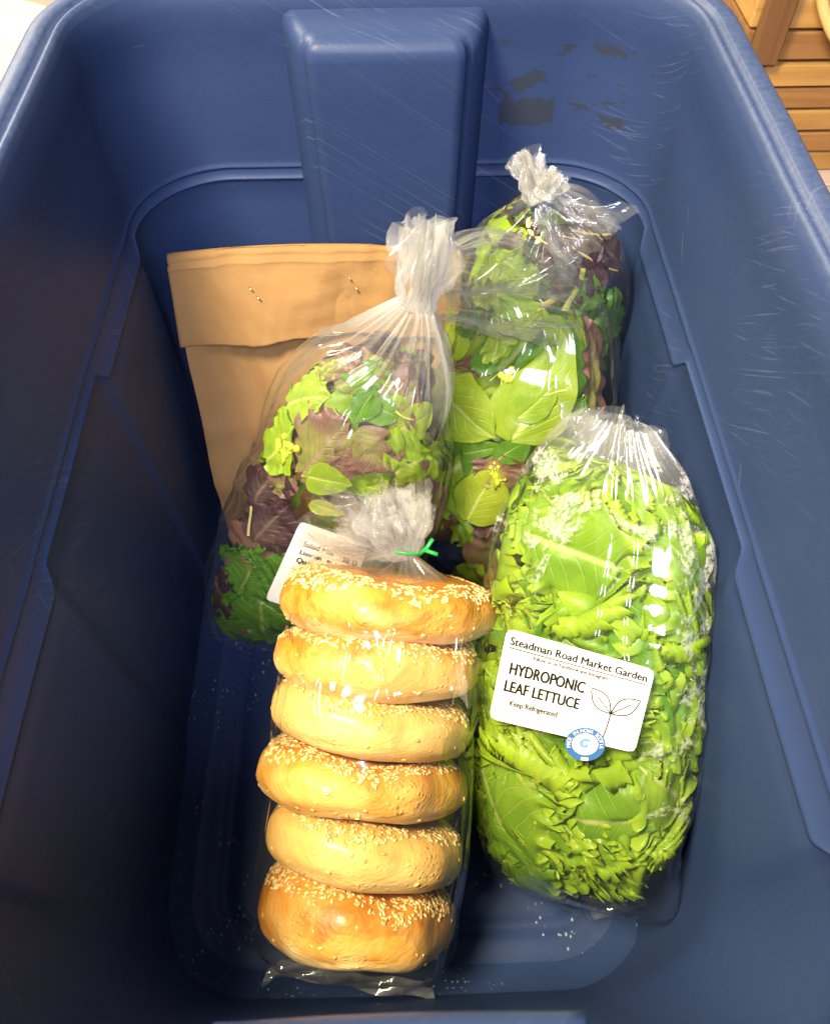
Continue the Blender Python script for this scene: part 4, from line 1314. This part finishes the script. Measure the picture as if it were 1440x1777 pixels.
# ------------------------------------------------------------------ bagels
B0, B1 = at_z(620, 1582, .058), at_z(677, 1052, .148)
AX = (B1 - B0).normalized()
FR = Vector((0, -.55, .83))
FR = (FR - AX * FR.dot(AX)).normalized()
SD = FR.cross(AX).normalized()
if SD.x < 0:
    SD = -SD
def bagel(k, name_label, cen, D, H, tilt, rs):
    root = thing('bagel', name_label, 'bagel', tuple(cen), 'sesame bagels stacked in the clear bag')
    nu, nv = 120, 44
    R = D / 2
    rt = R * .41
    Rm = R - rt
    ax = (AX + SD * tilt[0] + FR * tilt[1]).normalized()
    fr = (FR - ax * FR.dot(ax)).normalized()
    sd = fr.cross(ax).normalized()
    sd = sd if sd.x > 0 else -sd
    ph = rs.rand() * 10
    def surf(a, b):
        """a around the ring, b around the dough; returns local (side, front, up)"""
        ca, sa = np.cos(a), np.sin(a)
        cb, sb = np.cos(b), np.sin(b)
        q = np.stack([ca * 1.3 + ph, sa * 1.3, 0 * a], -1)
        lump = 1 + .075 * vnoise(q) + .045 * vnoise(q * 2.3 + 5)
        e = .80
        x = np.sign(cb) * np.abs(cb) ** e
        z = np.sign(sb) * np.abs(sb) ** e
        z = np.where(z < 0, z * .86, z)
        x = x * np.where((sb < 0) & (cb > 0), 1 - .10 * (-sb) ** 2, 1.0)
        rr = Rm + rt * x * (1 + .5 * (lump - 1)) + R * (lump - 1) * .5
        hh = H / 2 * z * (1 + 1.0 * vnoise(q * .9 + 11) * .16)
        n3 = fbm(np.stack([rr * ca * 60 + ph, rr * sa * 60, hh * 110], -1), 3)
        rr = rr + .0010 * n3
        fold = np.exp(-((hh / (H / 2) + .35 - .35 * vnoise(q * 1.2 + 21)) / .10) ** 2) * np.clip(vnoise(q * 1.7 + 31), 0, 1) * (cb > 0)
        rr = rr - .0022 * fold
        hh = hh + .0006 * n3
        return rr * ca, rr * sa, hh
    A, B = np.meshgrid(np.linspace(0, 2 * math.pi, nu, endpoint=False), np.linspace(-math.pi, math.pi, nv, endpoint=False), indexing='ij')
    def world(l):
        x, y, z = l
        return (np.array(cen)[None, :] + x.reshape(-1, 1) * np.array(sd) + y.reshape(-1, 1) * np.array(fr) + z.reshape(-1, 1) * np.array(ax))
    loc = surf(A, B)
    V = world(loc)
    F = [((i % nu) * nv + j, ((i + 1) % nu) * nv + j, ((i + 1) % nu) * nv + (j + 1) % nv, (i % nu) * nv + (j + 1) % nv) for i in range(nu) for j in range(nv)]
    crust = mesh_obj('crust', V, F, M_CRUST, root, attrs={'rise': (loc[2] / (H / 2)).ravel(), 'bake': np.full(len(V), (.85, .25, .62, .15, .50, .95)[k])})
    # sesame seeds on the upper half, a few strays below
    VV, FF, off = [], [], 0
    su, svn = 6, 6
    sph = []
    for i in range(su + 1):
        th = math.pi * i / su
        for j in range(svn):
            p = 2 * math.pi * j / svn
            wd = .62 * math.sin(th) * (1 - .22 * math.cos(th))
            sph.append((math.cos(th), wd * math.cos(p), .36 * math.sin(th) * math.sin(p)))
    sph = np.array(sph)
    sf = grid_faces(su + 1, svn, True)
    cnt = 0
    n_top, n_side = (800, 36)
    tries = 0
    while cnt < n_top + n_side and tries < 7000:
        tries += 1
        a = rs.uniform(0, 2 * math.pi)
        if cnt < n_top:
            b = rs.uniform(.18, 1.35)
            lim = .66 + .36 * float(vnoise(np.array([[math.cos(a) * 2.2 + ph * 3, math.sin(a) * 2.2, 3.0]]))[0])
            if b < lim:
                continue
        else:
            b = rs.uniform(-.75, .5)
        e = 1e-3
        aa, bb = np.array([a, a + e, a]), np.array([b, b, b + e])
        w = world(surf(aa, bb))
        t1, t2 = w[1] - w[0], w[2] - w[0]
        nn = np.cross(t1, t2)
        nl = np.linalg.norm(nn)
        if nl < 1e-14:
            continue
        nn = nn / nl
        if np.dot(nn, w[0] - np.array(cen) - (np.array(sd) * math.cos(a) + np.array(fr) * math.sin(a)) * Rm) < 0:
            nn = -nn
        d = t1 / np.linalg.norm(t1)
        e2 = np.cross(nn, d)
        an = rs.uniform(0, 2 * math.pi)
        d, e2 = d * math.cos(an) + e2 * math.sin(an), -d * math.sin(an) + e2 * math.cos(an)
        nn2 = nn + d * rs.uniform(-.25, .25)
        s = rs.uniform(.00120, .00170)
        VV.append(w[0] + nn * rs.uniform(-.0001, .0004) + sph[:, :1] * d * s + sph[:, 1:2] * e2 * s + sph[:, 2:] * nn2 * s)
        FF += [tuple(q + off for q in ff) for ff in sf]
        off += len(sph)
        cnt += 1
    so = mesh_obj('sesame_seeds', np.vstack(VV), FF, M_SEED, root)
    so['kind'] = 'stuff'
    return root
rs = np.random.RandomState(4)
NB = 6
Ds = [.114, .117, .125, .120, .124, .132]
names = ['bottom sesame bagel of the stack, resting in the sealed end of the bag', 'second sesame bagel up from the sealed end of the bag', 'third sesame bagel up from the sealed end of the bag',
         'fourth sesame bagel up from the sealed end of the bag', 'sesame bagel directly under the topmost one of the stack', 'topmost sesame bagel, just below the gathered bag neck']
pix = [(620, 1582), (631, 1462), (629, 1347), (642, 1245), (658, 1147), (678, 1050)]
for k in range(NB):
    f = k / (NB - 1)
    z = .058 + (.148 - .058) * ((1582 - pix[k][1]) / (1582 - 1050)) ** .96
    cen = at_z(pix[k][0], pix[k][1], z)
    bagel(k, names[k], cen, Ds[k], (.047, .040, .037, .038, .0375, .0395)[k], (rs.uniform(-.07, .07), rs.uniform(-.04, .04) - .10 + .20 * f), rs)

bb = thing('plastic_bag', 'clear bakery bag of six sesame bagels gathered with a green tie', 'plastic bag', tuple(B0 - Vector((0, 0, .05))))
def off(p, a):
    return p + AX * a
E0 = off(B0, -.034)
ctrl = []
cb = [(-.036, .050, .006), (-.031, .055, .024), (-.022, .060, .050), (.0, .0625, .0600), (.05, .0645, .0640), (.10, .0650, .0645), (.15, .0655, .0655)]
for a, w, h in cb:
    p = off(B0, a)
    ctrl.append((p.x, p.y, p.z, w, h))
L5 = (B1 - B0).length
for a, w, h, s2, f2 in ((L5 + .002, .0670, .0665, 0, 0), (L5 + .017, .055, .050, .002, .004), (L5 + .026, .030, .026, .004, .006), (L5 + .033, .0085, .0085, .006, .008)):
    p = B0 + AX * a + SD * s2 + FR * f2
    ctrl.append((p.x, p.y, p.z, w, h))
volG = Vol(ctrl, tuple(FR), n=2.25, sub=300)
film_obj(volG, 0, 1, 27, M_FILM_B, bb, lambda T, H, g: .008 + .22 * np.clip(T - .86, 0, 1) / .14 * g, slope=.20, pleat=.55, ks=(10, 20, 38, 75), folds=26)
neck = B0 + AX * (L5 + .033) + SD * .006 + FR * .008
tuft_obj('gathered_neck', M_KNOT, bb, neck - AX * .003, neck + AX * .030 + FR * .016 - SD * .012, .006, .030, 81, nlay=4, haze=.27, flat=.6)
tuft_obj('gathered_neck', M_KNOT, bb, neck, neck + AX * .022 + FR * .020 - SD * .030, .005, .020, 82, nlay=2, haze=.18, flat=.5)
tuft_obj('gathered_neck', M_KNOT, bb, neck - SD * .004, neck + AX * .012 + FR * .022 - SD * .052, .005, .024, 83, nlay=1, haze=.10, flat=.45)
# green tie round the neck with its tail
ring = []
for k in range(15):
    a = 2 * math.pi * k / 14
    ring.append(neck + (SD * math.cos(a) + FR * math.sin(a)) * .0085)
v1, f1 = tube(ring, .0010, 6)
tl = neck + SD * .008 + FR * .006
parts = [[tl, tl + SD * .004 + AX * .004 + FR * .004, tl + SD * .007 + AX * .010 + FR * .006], [tl + SD * .003 + AX * .003 + FR * .004, tl + SD * .011 + AX * .001 + FR * .005]]
V, F = list(v1), list(f1)
for p in parts:
    a, b = tube(p, .0013, 6)
    F += [tuple(q + len(V) for q in ff) for ff in b]
    V += a
mesh_obj('green_tie', V, F, M_GREEN, bb)
# sealed bottom edge
VV = []
for i in range(30):
    for j in range(6):
        a = -1 + 2 * i / 29
        p = B0 - AX * (.034 + .010 * j / 5 + .004 * (abs(a) > .9)) + SD * a * (.049 + .003 * j / 5) + FR * (.0025 * math.sin(9 * a + j) + .004 * math.sin(3 * a))
        VV.append(tuple(p))
mesh_obj('seam_flap', VV, grid_faces(30, 6), M_FILM_B, bb, attrs={'haze': [.16] * 180})
